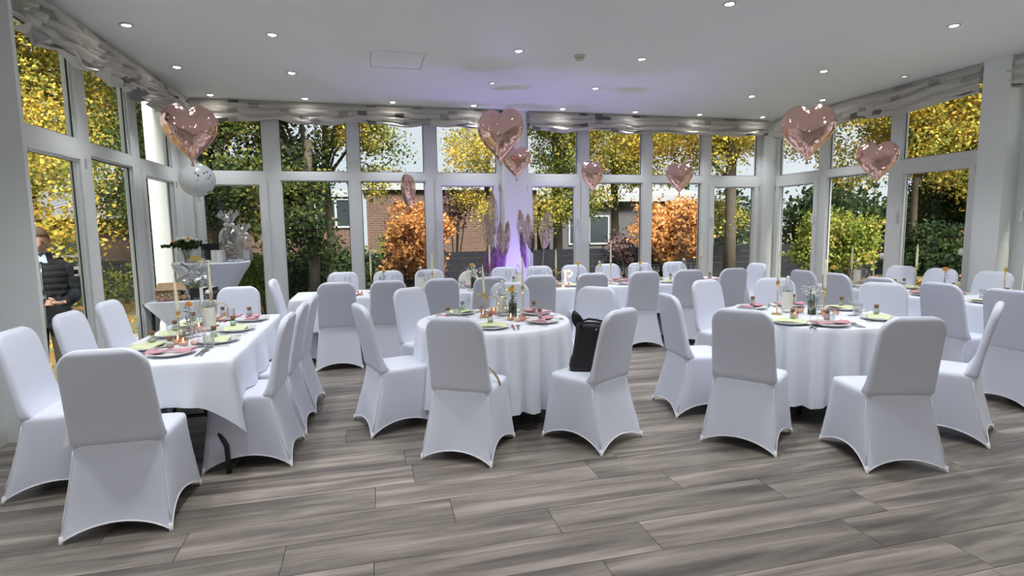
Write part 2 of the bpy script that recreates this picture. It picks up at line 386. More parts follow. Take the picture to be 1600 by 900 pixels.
window(RIGHT, 7.45, 8.52, True, 'side window behind the big heart by the far corner', .10, .05, 'lo')
window(RIGHT, 6.20, 7.45, False, 'side window showing the round green bush', .09, .08)
window(RIGHT, 4.97, 6.20, True, 'side window showing the yellow tree on a thin trunk', .16, .08, 'hi')
window(RIGHT, 3.45, 4.68, True, 'side window past the wide white pillar', .08, .08, 'hi')
window(RIGHT, 2.2, 3.45, False, 'side window at the edge of the picture', .08, .08)
# round safety stickers and outside pull handle on the glass
for i, (u, z, lab) in enumerate(((6.36, 1.02, 'round white sticker on the pane before the bush'), (5.26, 1.12, 'round white sticker on the pane by the wide pillar'))):
    o = MB().lathe([(.045, 0), (.045, .002)], 18).build('window_sticker', MT['paper'], None, (7.043, u, z), (0, pi / 2, 0)); tag(o, lab, 'sticker')
h = MB(); h.box(-2.70, -2.60, 5.97, 6.04, 1.12, 1.19); h.box(-2.70, -2.665, 5.97, 6.36, 1.105, 1.165); h.box(-2.70, -2.665, 6.32, 6.36, .96, 1.165)
tag(h.build('door_pull', MT['pvc']), 'white outside pull handle by the man in the black jacket', 'handle')

# ---------------------------------------------------------------- roman blinds
def blind(P, a0, a1, nsw, label, drop=.27, sag=.05, seed=0, messy=1.0, group=None):
    rnd = random.Random(seed); nu, nt = nsw * 14, 30
    ph = [rnd.random() * 6.28 for _ in range(12)]
    vs, fs, uv = [], [], []
    for i in range(nu + 1):
        s = i / nu; u = a0 + (a1 - a0) * s; k = s * nsw; fr = k - math.floor(k)
        bow = 1 - (2 * fr - 1) ** 2
        for j in range(nt + 1):
            t = j / nt
            low = drop * (1 + .05 * sin(3 * s * 6.28 + ph[0])) + sag * bow
            z = CZ - .004 - low * (t ** 1.02)
            fold = abs(sin(pi * (3.1 * t * (1 + .12 * sin(6.28 * s * 1.3 + ph[5])) + .16 * sin(6.28 * k + ph[1])))) ** .55
            d = .012 + (.020 + .062 * fold) * min(1, t * 3.2) * (.55 + .45 * bow)
            d += messy * .012 * sin(22 * t + 9 * (fr - .5) ** 2 * 5 + ph[2]) * min(1, t * 3)
            d += messy * .008 * sin(40 * t - 16 * abs(fr - .5) + ph[3]) * min(1, t * 2)
            z += messy * .010 * sin(13 * k + 5 * t + ph[4]) * t
            if t > .97: d -= .05
            vs.append(P(u, -d, z)); uv.append((u, t * drop * 1.9 + .03))
    for i in range(nu):
        for j in range(nt):
            a = i * (nt + 1) + j; fs.append((a, a + 1, a + nt + 2, a + nt + 1))
    me = bpy.data.meshes.new('roman_blind'); me.from_pydata(vs, [], fs); me.materials.append(MT['blind'])
    ul = me.uv_layers.new(name='UVMap'); li = np.empty(len(me.loops), np.int32); me.loops.foreach_get('vertex_index', li)
    ul.data.foreach_set('uv', np.array(uv, np.float32)[li].ravel()); me.polygons.foreach_set('use_smooth', [True] * len(fs)); me.update()
    o = link('roman_blind', me); tag(o, label, 'blind', group)
    r = MB()
    P0, P1 = P(a0, .0, CZ - .03), P(a1, .03, CZ - .001); r.box(P0[0], P1[0], P0[1], P1[1], P0[2], P1[2]); r.build('head_rail', MT['pvc'], o)
    wv = []
    for i in range(nu + 1):                                   # dark weight cord along the lowest fold
        s = i / nu; k = s * nsw; fr = k - math.floor(k); bow = 1 - (2 * fr - 1) ** 2
        low = drop * (1 + .05 * sin(3 * s * 6.28 + ph[0])) + sag * bow
        wv.append(P(a0 + (a1 - a0) * s, -.022 - .05 * bow, CZ - .9 * low))
    MB().tube(wv, .0035, 4).build('weight_cord', MT['joint'], o)
    return o
RB = 'roman blinds gathered under the ceiling'
blind(lambda u, d, z: (u, 8.45 + d, z), -2.3, 2.0, 4, 'gathered taupe blind over the back windows left of the pillar', .25, .045, 1, group=RB)
blind(lambda u, d, z: (u, 8.45 + d, z), 2.42, 6.72, 4, 'gathered taupe blind over the back windows right of the pillar', .25, .045, 2, group=RB)
blind(lambda u, d, z: (-2.34 - d, u, z), 4.75, 8.36, 3, 'heavily creased taupe blind over the windows beside the man', .33, .08, 3, 2.8, RB)
blind(lambda u, d, z: (6.82 + d, u, z), 5.0, 8.36, 2, 'gathered taupe blind over the side windows behind the biggest hearts', .30, .07, 4, group=RB)
blind(lambda u, d, z: (6.86 + d, u, z), 2.3, 4.9, 2, 'gathered taupe blind crossing the wide white pillar', .30, .07, 5, group=RB)

# ---------------------------------------------------------------- ceiling fittings
dl = bpy.data.lights.new('downlight beam', 'SPOT'); dl.energy = DOWNLIGHT_W; dl.spot_size = math.radians(112); dl.spot_blend = 1.0; dl.shadow_soft_size = .05; dl.color = (.95, .965, 1)
dl3 = dl.copy(); dl3.spot_size = math.radians(84); dl3.energy = DOWNLIGHT_W * .8      # lamps close to a blind throw a narrower beam
dl2 = dl.copy(); dl2.spot_size = math.radians(135); dl2.energy = 13.5          # weak, wide fill added in the unseen rows behind
ringm = MB().lathe([(.036, -.004), (.044, -.010), (.050, -.006), (.052, 0), (.034, 0)], 20, cap0=False, cap1=False).mesh('ring', MT['trim'])
lensm = MB().lathe([(.035, -.004), (.020, -.010), (.004, -.012)], 16).mesh('lens', MT['lamp'])
lensoff = MB().lathe([(.035, -.004), (.020, -.010), (.004, -.012)], 16).mesh('lens', MT['lampoff'])
rowname = {8.2: 'row along the back blind', 6.92: 'second row from the back blind', 5.64: 'third row from the back blind', 4.13: 'fourth row from the back blind', 2.85: 'unseen row before the camera', 1.56: 'unseen row overhead', .28: 'unseen row over the camera', -1.0: 'unseen row by the rear wall'}
ordn = ['first', 'second', 'third', 'fourth', 'fifth', 'sixth', 'seventh', 'eighth']
XS = (-1.98, -.81, .36, 1.52, 2.89, 4.1, 5.24, 6.43)
for Y, idx in ((8.2, (0, 1, 2, 3, 4, 5, 6, 7)), (6.92, (0, 1, 3, 4, 6, 7)), (5.64, (0, 1, 3, 4, 6, 7)), (4.13, (1, 4, 6)), (2.85, (0, 1, 3, 4, 6, 7)), (1.56, (0, 1, 3, 4, 6, 7)), (.28, (0, 1, 3, 4, 6, 7)), (-1.0, (0, 1, 3, 4, 6, 7))):  # last four rows carry the grid on unseen, added as fill light
    for k, i in enumerate(idx):
        off = (Y, i) in ((6.92, 3), (5.64, 7))
        e = empty('downlight', 'small round %s downlight, %s of the %s' % ('dim swivelled' if off else 'lit', ordn[k], rowname[Y]), 'downlight', (XS[i], Y, CZ), 0, 'ceiling downlights')
        link('ring', ringm, e); link('lens', lensoff if off else lensm, e)
        if not off:
            L_ = bpy.data.objects.new('beam', dl2 if Y < 2 else dl3 if (Y > 8 or (i == 0 and Y > 4.6) or i == 7) else dl); COL.objects.link(L_); L_.parent = e; L_.location = (0, 0, -.03)
p = empty('access_panel', 'square white access panel flush in the ceiling', 'panel', (.33, 6.22, CZ))
pm = MB(); ring(pm, lambda u, d, z: (u, z, -d), -.30, .30, -.30, .30, .028, 0, .006); pm.build('frame', MT['ceil'], p)
MB().box(-.268, .268, -.268, .268, -.004, 0).build('lid', MT['ceil'], p)
g = MB(); ring(g, lambda u, d, z: (u, z, -d), -.272, .272, -.272, .272, .005, .0, .0045); g.build('gap', MT['gasket'], p)
sd = empty('smoke_detector', 'round cream smoke detector on the ceiling', 'smoke detector', (2.19, 5.67, CZ))
MB().lathe([(.058, 0), (.058, -.016), (.050, -.022)], 24, cap0=True).build('base', MT['dimple'], sd)
MB().lathe([(.040, -.022), (.044, -.03), (.036, -.046), (.016, -.054)], 20).build('chamber', MT['dimple'], sd)
MB().lathe([(.041, -.026), (.0425, -.03), (.041, -.034)], 20, cap0=False, cap1=False).build('vent_slot', MT['gasket'], sd)

# party uplight on the floor behind the far table, washing the pillar violet
ul = empty('uplight', 'small black party uplight washing the pillar violet', 'uplight', (2.2, 7.95, 0))
MB().lathe([(.07, .03), (.085, .06), (.085, .17), (.078, .18)], 18, cap1=False).build('housing', MT['black'], ul)
MB().lathe([(.076, .165), (.02, .168)], 18).build('lens', mat('violet lens', (.3, .2, 1), .3, emit=(.25, .12, 1), es=6), ul)
MB().tube([(-.1, 0, .012), (-.1, 0, .12), (-.088, 0, .12)], .008).tube([(.1, 0, .012), (.1, 0, .12), (.088, 0, .12)], .008).build('bracket', MT['black'], ul)
MB().box(-.11, .11, -.05, .05, 0, .012).build('foot', MT['black'], ul)
def beam(name, parent, loc, tgt, w, col, size, blend=.8, soft=.06):
    l = bpy.data.lights.new(name, 'SPOT'); l.energy = w; l.color = col; l.spot_size = math.radians(size); l.spot_blend = blend; l.shadow_soft_size = soft
    o = bpy.data.objects.new(name, l); COL.objects.link(o); o.parent = parent; o.location = loc
    d = Vector(tgt) - Vector(loc); o.rotation_euler = d.to_track_quat('-Z', 'Y').to_euler()
beam('violet beam', ul, (0, 0, .2), (0, -.15, 3), 44, (.40, .27, 1), 110)
beam('violet wash', ul, (0, .02, .2), (0, .5, 1.2), 9, (.45, .33, 1), 120)
# ---------------------------------------------------------------- outside
o = MB().box(-40, 60, -10, 60, -.5, -.16).build('ground', MT['lawn']); tag(o, 'lawn strewn with autumn leaves outside the windows', 'lawn', kind='structure')
o = MB().box(-4.2, 8.6, 8.72, 10.0, -.3, -.13).build('path', MT['paving']); tag(o, 'grey terrace paving along the back windows', 'path', kind='structure')
def leafmesh(C, size, jit=.35, flat=.0):
    n = len(C); d = RNG.normal(size=(n, 3)); d /= np.linalg.norm(d, axis=1)[:, None]
    e = RNG.normal(size=(n, 3)); e[:, 2] *= (1 - flat); d[:, 2] *= (1 - flat)
    s = np.cross(d, e); s /= np.linalg.norm(s, axis=1)[:, None] + 1e-9
    L = size * (1 + jit * (RNG.random(n) * 2 - 1)); L = L[:, None]
    v = np.empty((n, 4, 3)); v[:, 0] = C - d * L * .5; v[:, 1] = C + s * L * .34 - d * L * .05; v[:, 2] = C + d * L * .5; v[:, 3] = C - s * L * .34 - d * L * .05
    return v.reshape(-1, 3)
def leafobj(name, C, size, m, parent=None, flat=0.0):
    v = leafmesh(np.asarray(C), size, flat=flat); n = len(C)
    me = bpy.data.meshes.new(name); me.vertices.add(4 * n); me.vertices.foreach_set('co', v.astype(np.float32).ravel())
    me.loops.add(4 * n); me.loops.foreach_set('vertex_index', np.arange(4 * n, dtype=np.int32))
    me.polygons.add(n); me.polygons.foreach_set('loop_start', np.arange(0, 4 * n, 4, dtype=np.int32))
    me.materials.append(m); me.update(calc_edges=True)
    o = link(name, me, parent); o['kind'] = 'stuff'; return o
def blobpts(blobs, density, clump=9, cr=.22):
    """leaf centres in clumps over the shells of ellipsoids (x,y,z,rx,ry,rz)"""
    out = []
    for x, y, z, rx, ry, rz in blobs:
        n = max(3, int(density * (rx * ry + ry * rz + rx * rz) / 3))
        d = RNG.normal(size=(n, 3)); d /= np.linalg.norm(d, axis=1)[:, None]
        rr = (RNG.random(n) * .55 + .45) ** .6
        c = np.array((x, y, z)) + d * rr[:, None] * np.array((rx, ry, rz))
        p = np.repeat(c, clump, 0) + RNG.normal(size=(n * clump, 3)) * cr * np.array((1, 1, .7)); out.append(p)
    return np.concatenate(out)
def tree(name, label, blobs, m, trunk=None, size=.15, density=60, clump=9, cr=.22, cat='tree', group=None, leafname='foliage'):
    x, y = (trunk[0], trunk[1]) if trunk else blobs[0][:2]
    e = empty(name, label, cat, (x, y, -.16), 0, group)
    C = blobpts(blobs, density, clump, cr) - np.array((x, y, -.16)); C = C[C[:, 2] > .03]
    leafobj(leafname, C, size, m, e)
    if trunk:
        _, _, h, r = trunk; t = MB()
        t.tube([(0, 0, 0), (.03, .02, h * .35), (-.02, 0, h * .7), (.03, 0, h + .16)], [r * 1.25, r, r * .9, r * .7], 10); t.build('trunk', MT['bark'], e)
        br = MB()
        for k, b in enumerate(blobs[:7]):
            q = Vector((b[0] - x, b[1] - y, b[2] + .16)); st = Vector((0, 0, min(h, q.z) * .75 + .1))
            br.tube([st, st.lerp(q, .5) + Vector((0, 0, .15)), q], [r * .45, r * .3, r * .12], 6)
        br.build('branches', MT['bark'], e)
    else:
        t = MB()
        for k in range(5):
            b = blobs[k % len(blobs)]; q = Vector((b[0] - x + random.uniform(-.3, .3) * b[3], b[1] - y, b[2] + .16))
            t.tube([(random.uniform(-.08, .08), random.uniform(-.08, .08), 0), q * .5, q], [.025, .018, .008], 5)
        t.build('stems', MT['bark'], e)
    return e
TG = 'garden trees outside the hall'
def cloud(cx, cy, cz, rx, ry, rz, n, br):
    out = []
    for _ in range(n):
        d = RNG.normal(size=3); d /= np.linalg.norm(d); k = RNG.random() ** .45
        out.append((cx + d[0] * rx * k, cy + d[1] * ry * k, cz + d[2] * rz * k, br * (.7 + .6 * RNG.random()), br * (.7 + .6 * RNG.random()), br * .6))
    return out
# left windows
tree('linden_tree', 'tall yellow linden behind the man in the black jacket', cloud(-7.2, 13.5, 5.2, 2.3, 2, 3.9, 42, 1.0) + cloud(-5.6, 11.4, 2.3, 1.0, .6, 1.1, 16, .5), MT['l_yellow'], (-7.0, 13.8, 6, .17), 0.082, 45, 34, 0.23, group=TG)
tree('linden_tree', 'green yellow linden seen through the middle side window', cloud(-5.5, 15.5, 5.0, 1.8, 1.8, 3.4, 30, .95), MT['l_yellow'], (-5.4, 15.8, 6, .15), 0.082, 40, 34, 0.23, group=TG)
tree('linden_tree', 'yellow linden at the edge behind the first window pillar', cloud(-9.6, 13.0, 5.5, 2, 1.8, 4, 28, 1.0), MT['l_yellow'], (-9.5, 13.4, 6, .16), 0.082, 38, 34, 0.23, group=TG)
# back windows, left part
tree('linden_tree', 'dark linden with a pale trunk behind the back window', cloud(-2.0, 11.6, 4.3, 1.5, 1.1, 2.2, 30, .72) + cloud(-1.5, 11.3, 1.9, .55, .45, .6, 8, .36) + [(-1.05, 11.1, 1.35, .28, .25, .30), (-1.2, 11.1, 1.05, .22, .2, .2)], MT['l_dark'], (-1.13, 11.3, 3.2, .10), 0.077, 193, 34, 0.17, group=TG)
tree('linden_tree', 'yellow edged linden branching over the brick house', cloud(-.35, 12.4, 4.0, .75, .6, 1.1, 14, .5) + cloud(.1, 12.4, 3.2, .5, .5, .6, 6, .3) + cloud(.15, 12.3, 2.35, .35, .3, .22, 4, .2), MT['l_mix'], (-.9, 12.8, 4, .09), 0.072, 81, 34, 0.15, group=TG)
tree('holly_tree', 'dense dark evergreen behind the high gift table', cloud(-3.5, 12.4, 2.9, .8, .8, 2.3, 20, .7), MT['l_hedge'], (-3.5, 12.6, 3, .10), 0.067, 257, 34, 0.21, group=TG)
tree('laurel_bush', 'light green laurel bush outside beside the high gift table', cloud(-1.95, 9.95, .75, .28, .25, .55, 8, .22), MT['l_light'], None, 0.063, 257, 22, 0.12, 'bush')
tree('hedge', 'dark clipped hedge before the brick house', cloud(-.75, 12.75, .55, 1.0, .1, .6, 26, .42), MT['l_hedge'], None, .10, 330, 9, .13, 'hedge')
tree('maple_bush', 'round orange maple in front of the brick house', cloud(.92, 11.7, 1.25, .62, .55, .66, 26, .32), MT['l_orange'], None, .085, 420, 9, .09, 'bush')
tree('young_tree', 'bright green sapling left of the orange maple', cloud(.35, 12.3, 1.05, .16, .15, .38, 7, .17), MT['l_light'], None, .09, 260, 7, .08, 'tree')
tree('birch_tree', 'loose yellow green tree left of the violet pillar', cloud(2.95, 14.6, 3.55, .95, .8, 1.6, 26, .48) + cloud(3.1, 14.3, 1.9, .5, .4, .35, 6, .3), MT['l_gold'], (3.1, 14.9, 4, .09), 0.063, 56, 34, 0.15, group=TG)
tree('purple_shrub', 'dull purple shrub beside the brick house', cloud(2.6, 16.2, 2.1, .45, .3, .7, 8, .35), mat('dull purple leaves', (.12, .07, .08), .9, var=.4), None, .10, 130, 8, .13, 'bush')
# back windows, right part
tree('linden_tree', 'green yellow linden right of the violet pillar', cloud(4.9, 13.4, 3.7, 1.0, .9, 1.9, 26, .62) + cloud(4.3, 12.9, 2.0, .5, .4, .7, 8, .35), MT['l_mix'], (4.7, 13.8, 4, .12), 0.072, 81, 34, 0.17, group=TG)
tree('linden_tree', 'bright yellow linden above the two small hearts', cloud(6.9, 13.6, 3.7, 1.2, .9, 1.1, 26, .6), MT['l_gold'], (6.6, 14.4, 4, .11), 0.072, 71, 34, 0.17, group=TG)
tree('linden_tree', 'linden with a thick dark trunk by the far corner', cloud(8.8, 12.4, 4.0, 1.4, 1.1, 1.1, 26, .7) + cloud(8.75, 12.6, 1.75, .5, .4, .55, 9, .36), MT['l_gold'], (8.55, 11.95, 4.2, .14), 0.072, 71, 34, 0.17, group=TG)
tree('maple_bush', 'wide orange maple behind the far table hearts', cloud(6.95, 12.0, 1.45, .85, .5, .75, 28, .34), MT['l_orange'], None, .10, 330, 9, .11, 'bush')
tree('purple_shrub', 'dark reddish shrub left of the wide orange maple', cloud(5.9, 12.5, 1.0, .35, .3, .5, 8, .3), mat('dark red leaves', (.10, .055, .055), .9, var=.5), None, .09, 160, 8, .12, 'bush')
# right windows
tree('linden_tree', 'big golden tree on a thin grey trunk', cloud(15.6, 12.2, 5.0, 2.6, 1.8, 2.6, 40, 1.05), MT['l_yellow'], (14.35, 12.05, 3.5, .085), 0.096, 40, 34, 0.23, group=TG)
tree('linden_tree', 'golden tree behind the biggest heart balloon', cloud(12.9, 13.6, 5.2, 2.0, 1.6, 2.7, 34, .9), MT['l_yellow'], (13.2, 14, 5, .14), 0.087, 40, 34, 0.21, group=TG)
tree('linden_tree', 'golden tree beyond the wide white pillar', cloud(20, 11.5, 5.4, 2.6, 1.8, 3, 30, 1.1), MT['l_yellow'], (20, 11.8, 5, .15), 0.105, 33, 34, 0.25, group=TG)
tree('box_bush', 'big round green yellow bush behind the side windows', cloud(9.65, 9.75, .98, .75, .6, .72, 44, .34), MT['l_bush'], None, .075, 480, 9, .085, 'bush')
tree('box_bush', 'dark round bush beside the thin grey trunk', cloud(12.9, 10.3, .75, .6, .5, .6, 22, .38), MT['l_hedge'], None, .09, 330, 9, .11, 'bush')
tree('yew_tree', 'dark yew behind the thin grey trunk', cloud(18.2, 13.2, 2.2, 1.5, 1, 1.7, 22, .8), MT['l_hedge'], (18.2, 13.6, 3, .12), 0.096, 181, 34, 0.30, group=TG)
tree('maple_bush', 'small rust brown bush right of the thin trunk', cloud(14.4, 10.6, .7, .5, .4, .5, 10, .3), MT['l_orange'], None, .09, 120, 8, .12, 'bush')
# far green belt that closes the view
e = empty('hedge', 'tall far evergreen belt closing the garden', 'hedge', (8, 27, -.16))
leafobj('foliage', blobpts([(x, 27 + 2 * sin(x), 1.6 + .5 * sin(x * 1.7), 1.6, .9, 1.7) for x in np.arange(-26, 36, 1.6) if not (-3.5 < x < 7)], 42, 9, .35) - np.array((8, 27, -.16)), .3, MT['l_hedge'], e)
e = empty('hedge', 'evergreen belt beyond the side windows', 'hedge', (25, 14, -.16))
leafobj('foliage', blobpts([(24 + 1.5 * sin(y), y, 1.6 + .5 * sin(y * 1.7), .9, 1.6, 1.7) for y in np.arange(2, 27, 1.6)], 42, 9, .35) - np.array((25, 14, -.16)), .3, MT['l_hedge'], e)
e = empty('hedge', 'low mixed shrubs before the grey stone wall', 'hedge', (-8, 14.7, -.16))
leafobj('foliage', blobpts([(x, 14.7 + .2 * sin(x * 3), .25 + .12 * sin(x * 2.3), .6, .35, .42) for x in np.arange(-14, -3.6, .8)], 130, 14, .22) - np.array((-8, 14.7, -.16)), .12, MT['l_bush'], e)
n = 9000
p = np.stack([RNG.uniform(-9, 15, n), RNG.uniform(5, 15, n), np.full(n, -.145)], 1); p = p[(p[:, 0] < -2.95) | (p[:, 0] > 7.4) | (p[:, 1] > 10.1)]
tag(leafobj('fallen_leaves', p, .12, MT['litter'], flat=.85), 'orange fallen leaves lying on the lawn', 'leaves')
# slatted fence
fe = empty('slat_fence', 'dark grey horizontal slat fence behind the garden bushes', 'fence', (4, 13, -.16))
slat = MB().box(-.885, .885, -.012, .012, 0, .146).mesh('slat', MT['fence']); post = MB().box(-.03, .03, -.035, .035, 0, 1.14).mesh('post', MT['fencepost'])
for k in range(-4, 6):
    for j in range(7): link('slat', slat, fe, (k * 1.83, random.uniform(-.003, .003), .04 + j * .152))
    link('post', post, fe, (k * 1.83 - .915, -.03, 0))
link('post', post, fe, (5 * 1.83 + .915, -.03, 0))
fe2 = empty('slat_fence', 'dark slat fence with two paper notices beyond the side windows', 'fence', (17.5, 11.4, -.16), math.radians(-52))
for k in range(-2, 3):
    for j in range(10): link('slat', slat, fe2, (k * 1.83, 0, .04 + j * .152))
    link('post', post, fe2, (k * 1.83 - .915, -.03, 0))
# grey stone wall on the left
w = empty('garden_wall', 'low grey stone wall outside the left windows', 'wall', (-8, 16.2, -.16)); w['kind'] = 'structure'
stn = MB().box(-.5, .5, -.14, .14, 0, 1).mesh('stone', MT['stone'])
for j in range(4):
    x = -6.0 + (j % 2) * .2
    while x < 4.6:
        l = random.uniform(.38, .7); s_ = link('stone', stn, w, (x + l / 2, random.uniform(-.02, .02), j * .24)); s_.scale = (l - .015, 1, .228); x += l
# houses
def house(name, label, x0, x1, y0, y1, h, wall, roofm, over=.35, rise=.5):
    e = empty(name, label, 'building', ((x0 + x1) / 2, y0, -.16)); cx = (x0 + x1) / 2
    MB().box(x0 - cx, x1 - cx, 0, y1 - y0, 0, h).build('wall', wall, e)
    r = MB(); a = .0
    r.add([(x0 - cx - over, -over, h), (x1 - cx + over, -over, h), (x1 - cx + over, y1 - y0, h + rise), (x0 - cx - over, y1 - y0, h + rise),
           (x0 - cx - over, -over, h + .1), (x1 - cx + over, -over, h + .1), (x1 - cx + over, y1 - y0, h + rise + .1), (x0 - cx - over, y1 - y0, h + rise + .1)],
          [(0, 3, 2, 1), (4, 5, 6, 7), (0, 1, 5, 4), (1, 2, 6, 5), (2, 3, 7, 6), (3, 0, 4, 7)])
    r.build('roof', roofm, e)
    MB().box(x0 - cx - over, x1 - cx + over, -over - .03, -over, h - .1, h + .14).build('fascia', MT['fascia'], e)
    return e, cx
def hwindow(e, x0, x1, z0, z1, n=2):
    f = MB(); ring(f, lambda u, d, z: (u, -d, z), x0, x1, z0, z1, .07, -.02, .06)
    for k in range(1, n): f.box(x0 + (x1 - x0) * k / n - .04, x0 + (x1 - x0) * k / n + .04, -.06, .02, z0, z1)
    fo = f.build('window', MT['fascia'], e)
    for k in range(n): MB().box(x0 + (x1 - x0) * k / n + .03, x0 + (x1 - x0) * (k + 1) / n - .03, -.03, -.01, z0 + .03, z1 - .03).build('pane', MT['darkglass'], fo)
e, cx = house('brick_house', 'flat roofed red brick house behind the orange maple', -.15, 6.2, 20.6, 27, 3.15, MT['brick'], MT['roof'], .15, .0)
e, cx = house('glazed_annex', 'lower brick annex with a white framed window', -4.6, -.45, 21.4, 26, 2.95, MT['brick'], MT['roof'], .1, 0)
hwindow(e, .55, 2.0, 1.72, 2.8, 2); hwindow(e, -1.8, .2, 1.72, 2.8, 2)
e, cx = house('long_house', 'long house with a pale ribbed roof outside left', -13, -5.2, 20.5, 26, 2.2, MT['brownwall'], MT['roof'], .5, 1.1)
rb = MB()
for k in range(28): rb.box(-4.35 + k * .315, -4.31 + k * .315, -.45, -.41, 2.33, 2.36); rb.add([(-4.35 + k * .315, -.5, 2.31), (-4.31 + k * .315, -.5, 2.31), (-4.31 + k * .315, 5.5, 3.43), (-4.35 + k * .315, 5.5, 3.43), (-4.33 + k * .315, -.5, 2.36), (-4.33 + k * .315, 5.5, 3.48)], [(0, 4, 5, 3), (4, 1, 2, 5), (0, 1, 4)])
rb.build('roof_ribs', MT['roof'], e); hwindow(e, -1.5, .5, .9, 1.9, 2)
e, cx = house('grey_house', 'grey house with a pale roof edge behind the slat fence', 7.0, 14.6, 21.5, 27, 2.75, MT['housewall'], MT['roof'], .4, .9)
hwindow(e, -3.0, -1.2, .9, 2.1, 2); hwindow(e, .5, 2.3, .9, 2.1, 2)
# two paper notices
for i, (dx, lab) in enumerate(((-.14, 'left'), (.16, 'right'))):
    n_ = MB().box(-.085, .085, -.004, 0, 0, .23).build('paper_notice', MT['paper'], None, (14.55 + dx * .62, 11.5 - dx * .78, .78), (0, 0, math.radians(-52))); tag(n_, 'white paper notice on the %s side of the thin tree trunk' % lab, 'notice', 'paper notices by the trunk')

# ---------------------------------------------------------------- the man outside
def skin_body(name, verts, edges, radii, m, parent, root=0, sub=2):
    me = bpy.data.meshes.new(name); me.from_pydata(verts, edges, []); me.materials.append(m)
    o = link(name, me, parent)
    sk = o.modifiers.new('skin', 'SKIN'); sk.use_smooth_shade = True
    lay = me.skin_vertices[0] if len(me.skin_vertices) else None
    if lay is None:
        bpy.context.view_layer.objects.active = o; bpy.ops.mesh.customdata_skin_add(); lay = me.skin_vertices[0]
    for i, r in enumerate(radii):
        lay.data[i].radius = r if isinstance(r, tuple) else (r, r)
    lay.data[root].use_root = True
    sb = o.modifiers.new('sub', 'SUBSURF'); sb.levels = sub; sb.render_levels = sub
    return o
man = empty('person', 'man in a dark puffer jacket looking down outside the window', 'person', (-3.12, 6.33, -.22), math.radians(200))
H = 1.74
# local: +y is where he faces, z up, x to his right hand side
V = [(0, 0, .94), (0, .01, 1.08), (0, .0, 1.24), (0, -.005, 1.40), (0, .005, 1.49), (0, .03, 1.55), (0, .055, 1.63),
     (.09, 0, .90), (.10, .02, .50), (.10, -.01, .10), (.11, .13, .04), (-.09, 0, .90), (-.10, .02, .50), (-.10, -.01, .10), (-.11, .13, .04),
     (.15, -.01, 1.34), (.232, -.02, 1.15), (.19, .12, 1.07), (.148, .215, 1.057), (-.15, -.01, 1.34), (-.232, -.02, 1.15), (-.19, .12, 1.07), (-.148, .215, 1.057)]
Ed = [(0, 1), (1, 2), (2, 3), (3, 4), (4, 5), (5, 6), (0, 7), (7, 8), (8, 9), (9, 10), (0, 11), (11, 12), (12, 13), (13, 14), (3, 15), (15, 16), (16, 17), (17, 18), (3, 19), (19, 20), (20, 21), (21, 22)]
Rd = [.10, .10, .10, .075, .055, .055, .05, .075, .055, .042, .04, .075, .055, .042, .04, .045, .036, .030, .024, .045, .036, .030, .024]
skin_body('body', V, Ed, Rd, MT['skin'], man)
tilt = Matrix.Rotation(math.radians(-28), 3, 'X')
hd = MB(); rg = []                                     # head: skull to chin, then nose, ears, eyes as sculpted offsets
for i in range(17):
    a = pi * i / 16; z = -cos(a) * .118; r = sin(a) ** .75
    ring_ = []
    for k in range(44):
        b = 2 * pi * k / 44; x = cos(b) * .074 * r; y = sin(b) * .092 * r
        if z < -.03: x *= 1 - .30 * min(1, (-z - .03) / .08); y = y * (1 - .18 * min(1, (-z - .03) / .08)) + .012 * min(1, (-z - .03) / .05)
        f = max(0, sin(b)) ** 44
        if -.05 < z < .025: y += f * .024 * (1 - abs((z + .022) / .04)) if abs(z + .022) < .04 else 0
        if abs(z + .068) < .014: y += f * .007
        e_ = max(0, 1 - (abs(abs(cos(b)) - .42) / .16) ** 2) * (1 if sin(b) > 0 else 0)
        if abs(z - .006) < .022: y -= e_ * .009
        p_ = tilt @ Vector((x, y, z)); ring_.append((p_.x, p_.y + .075, p_.z + 1.665))
    rg.append(ring_)
hd.rings(rg)
for sx in (-1, 1):
    c_ = tilt @ Vector((sx * .076, -.008, -.012)); hd.sphere((c_.x, c_.y + .075, c_.z + 1.665), (.012, .022, .034), 8, 6)
hd.build('head', MT['skin'], man)
hr = MB(); rg = []
for i in range(10):
    t_ = i / 9; z = .128 - .125 * t_; r = sqrt(max(.0004, 1 - (z / .129) ** 2))
    row = []
    for k in range(24):
        b = 2 * pi * k / 24; lift = .082 * max(0, sin(b)) ** .7 * t_; x = cos(b) * .083 * r; y = sin(b) * .100 * r - .004 - .012 * max(0, sin(b)) * t_
        p_ = tilt @ Vector((x, y, z + lift - .03 * max(0, -sin(b)) * t_)); row.append((p_.x, p_.y + .075, p_.z + 1.665))
    rg.append(row)
hr.rings(rg, cap1=False); hr.build('hair', MT['hair'], man)
ey = MB(); bw = MB()
for sx in (-1, 1):
    c_ = tilt @ Vector((sx * .030, .079, .004)); ey.sphere((c_.x, c_.y + .075, c_.z + 1.665), (.013, .006, .005), 8, 5)
    c_ = tilt @ Vector((sx * .031, .083, .024)); bw.sphere((c_.x, c_.y + .075, c_.z + 1.665), (.020, .006, .004), 8, 5)
bw.build('eyebrows', MT['hair'], man); ey.build('eyes', MT['hair'], man)
c_ = tilt @ Vector((0, .078, -.068)); MB().sphere((c_.x, c_.y + .075, c_.z + 1.665), (.023, .008, .006), 8, 5).build('mouth', mat('lips', (.35, .15, .13), .6), man)
jk = MB(); rg = []
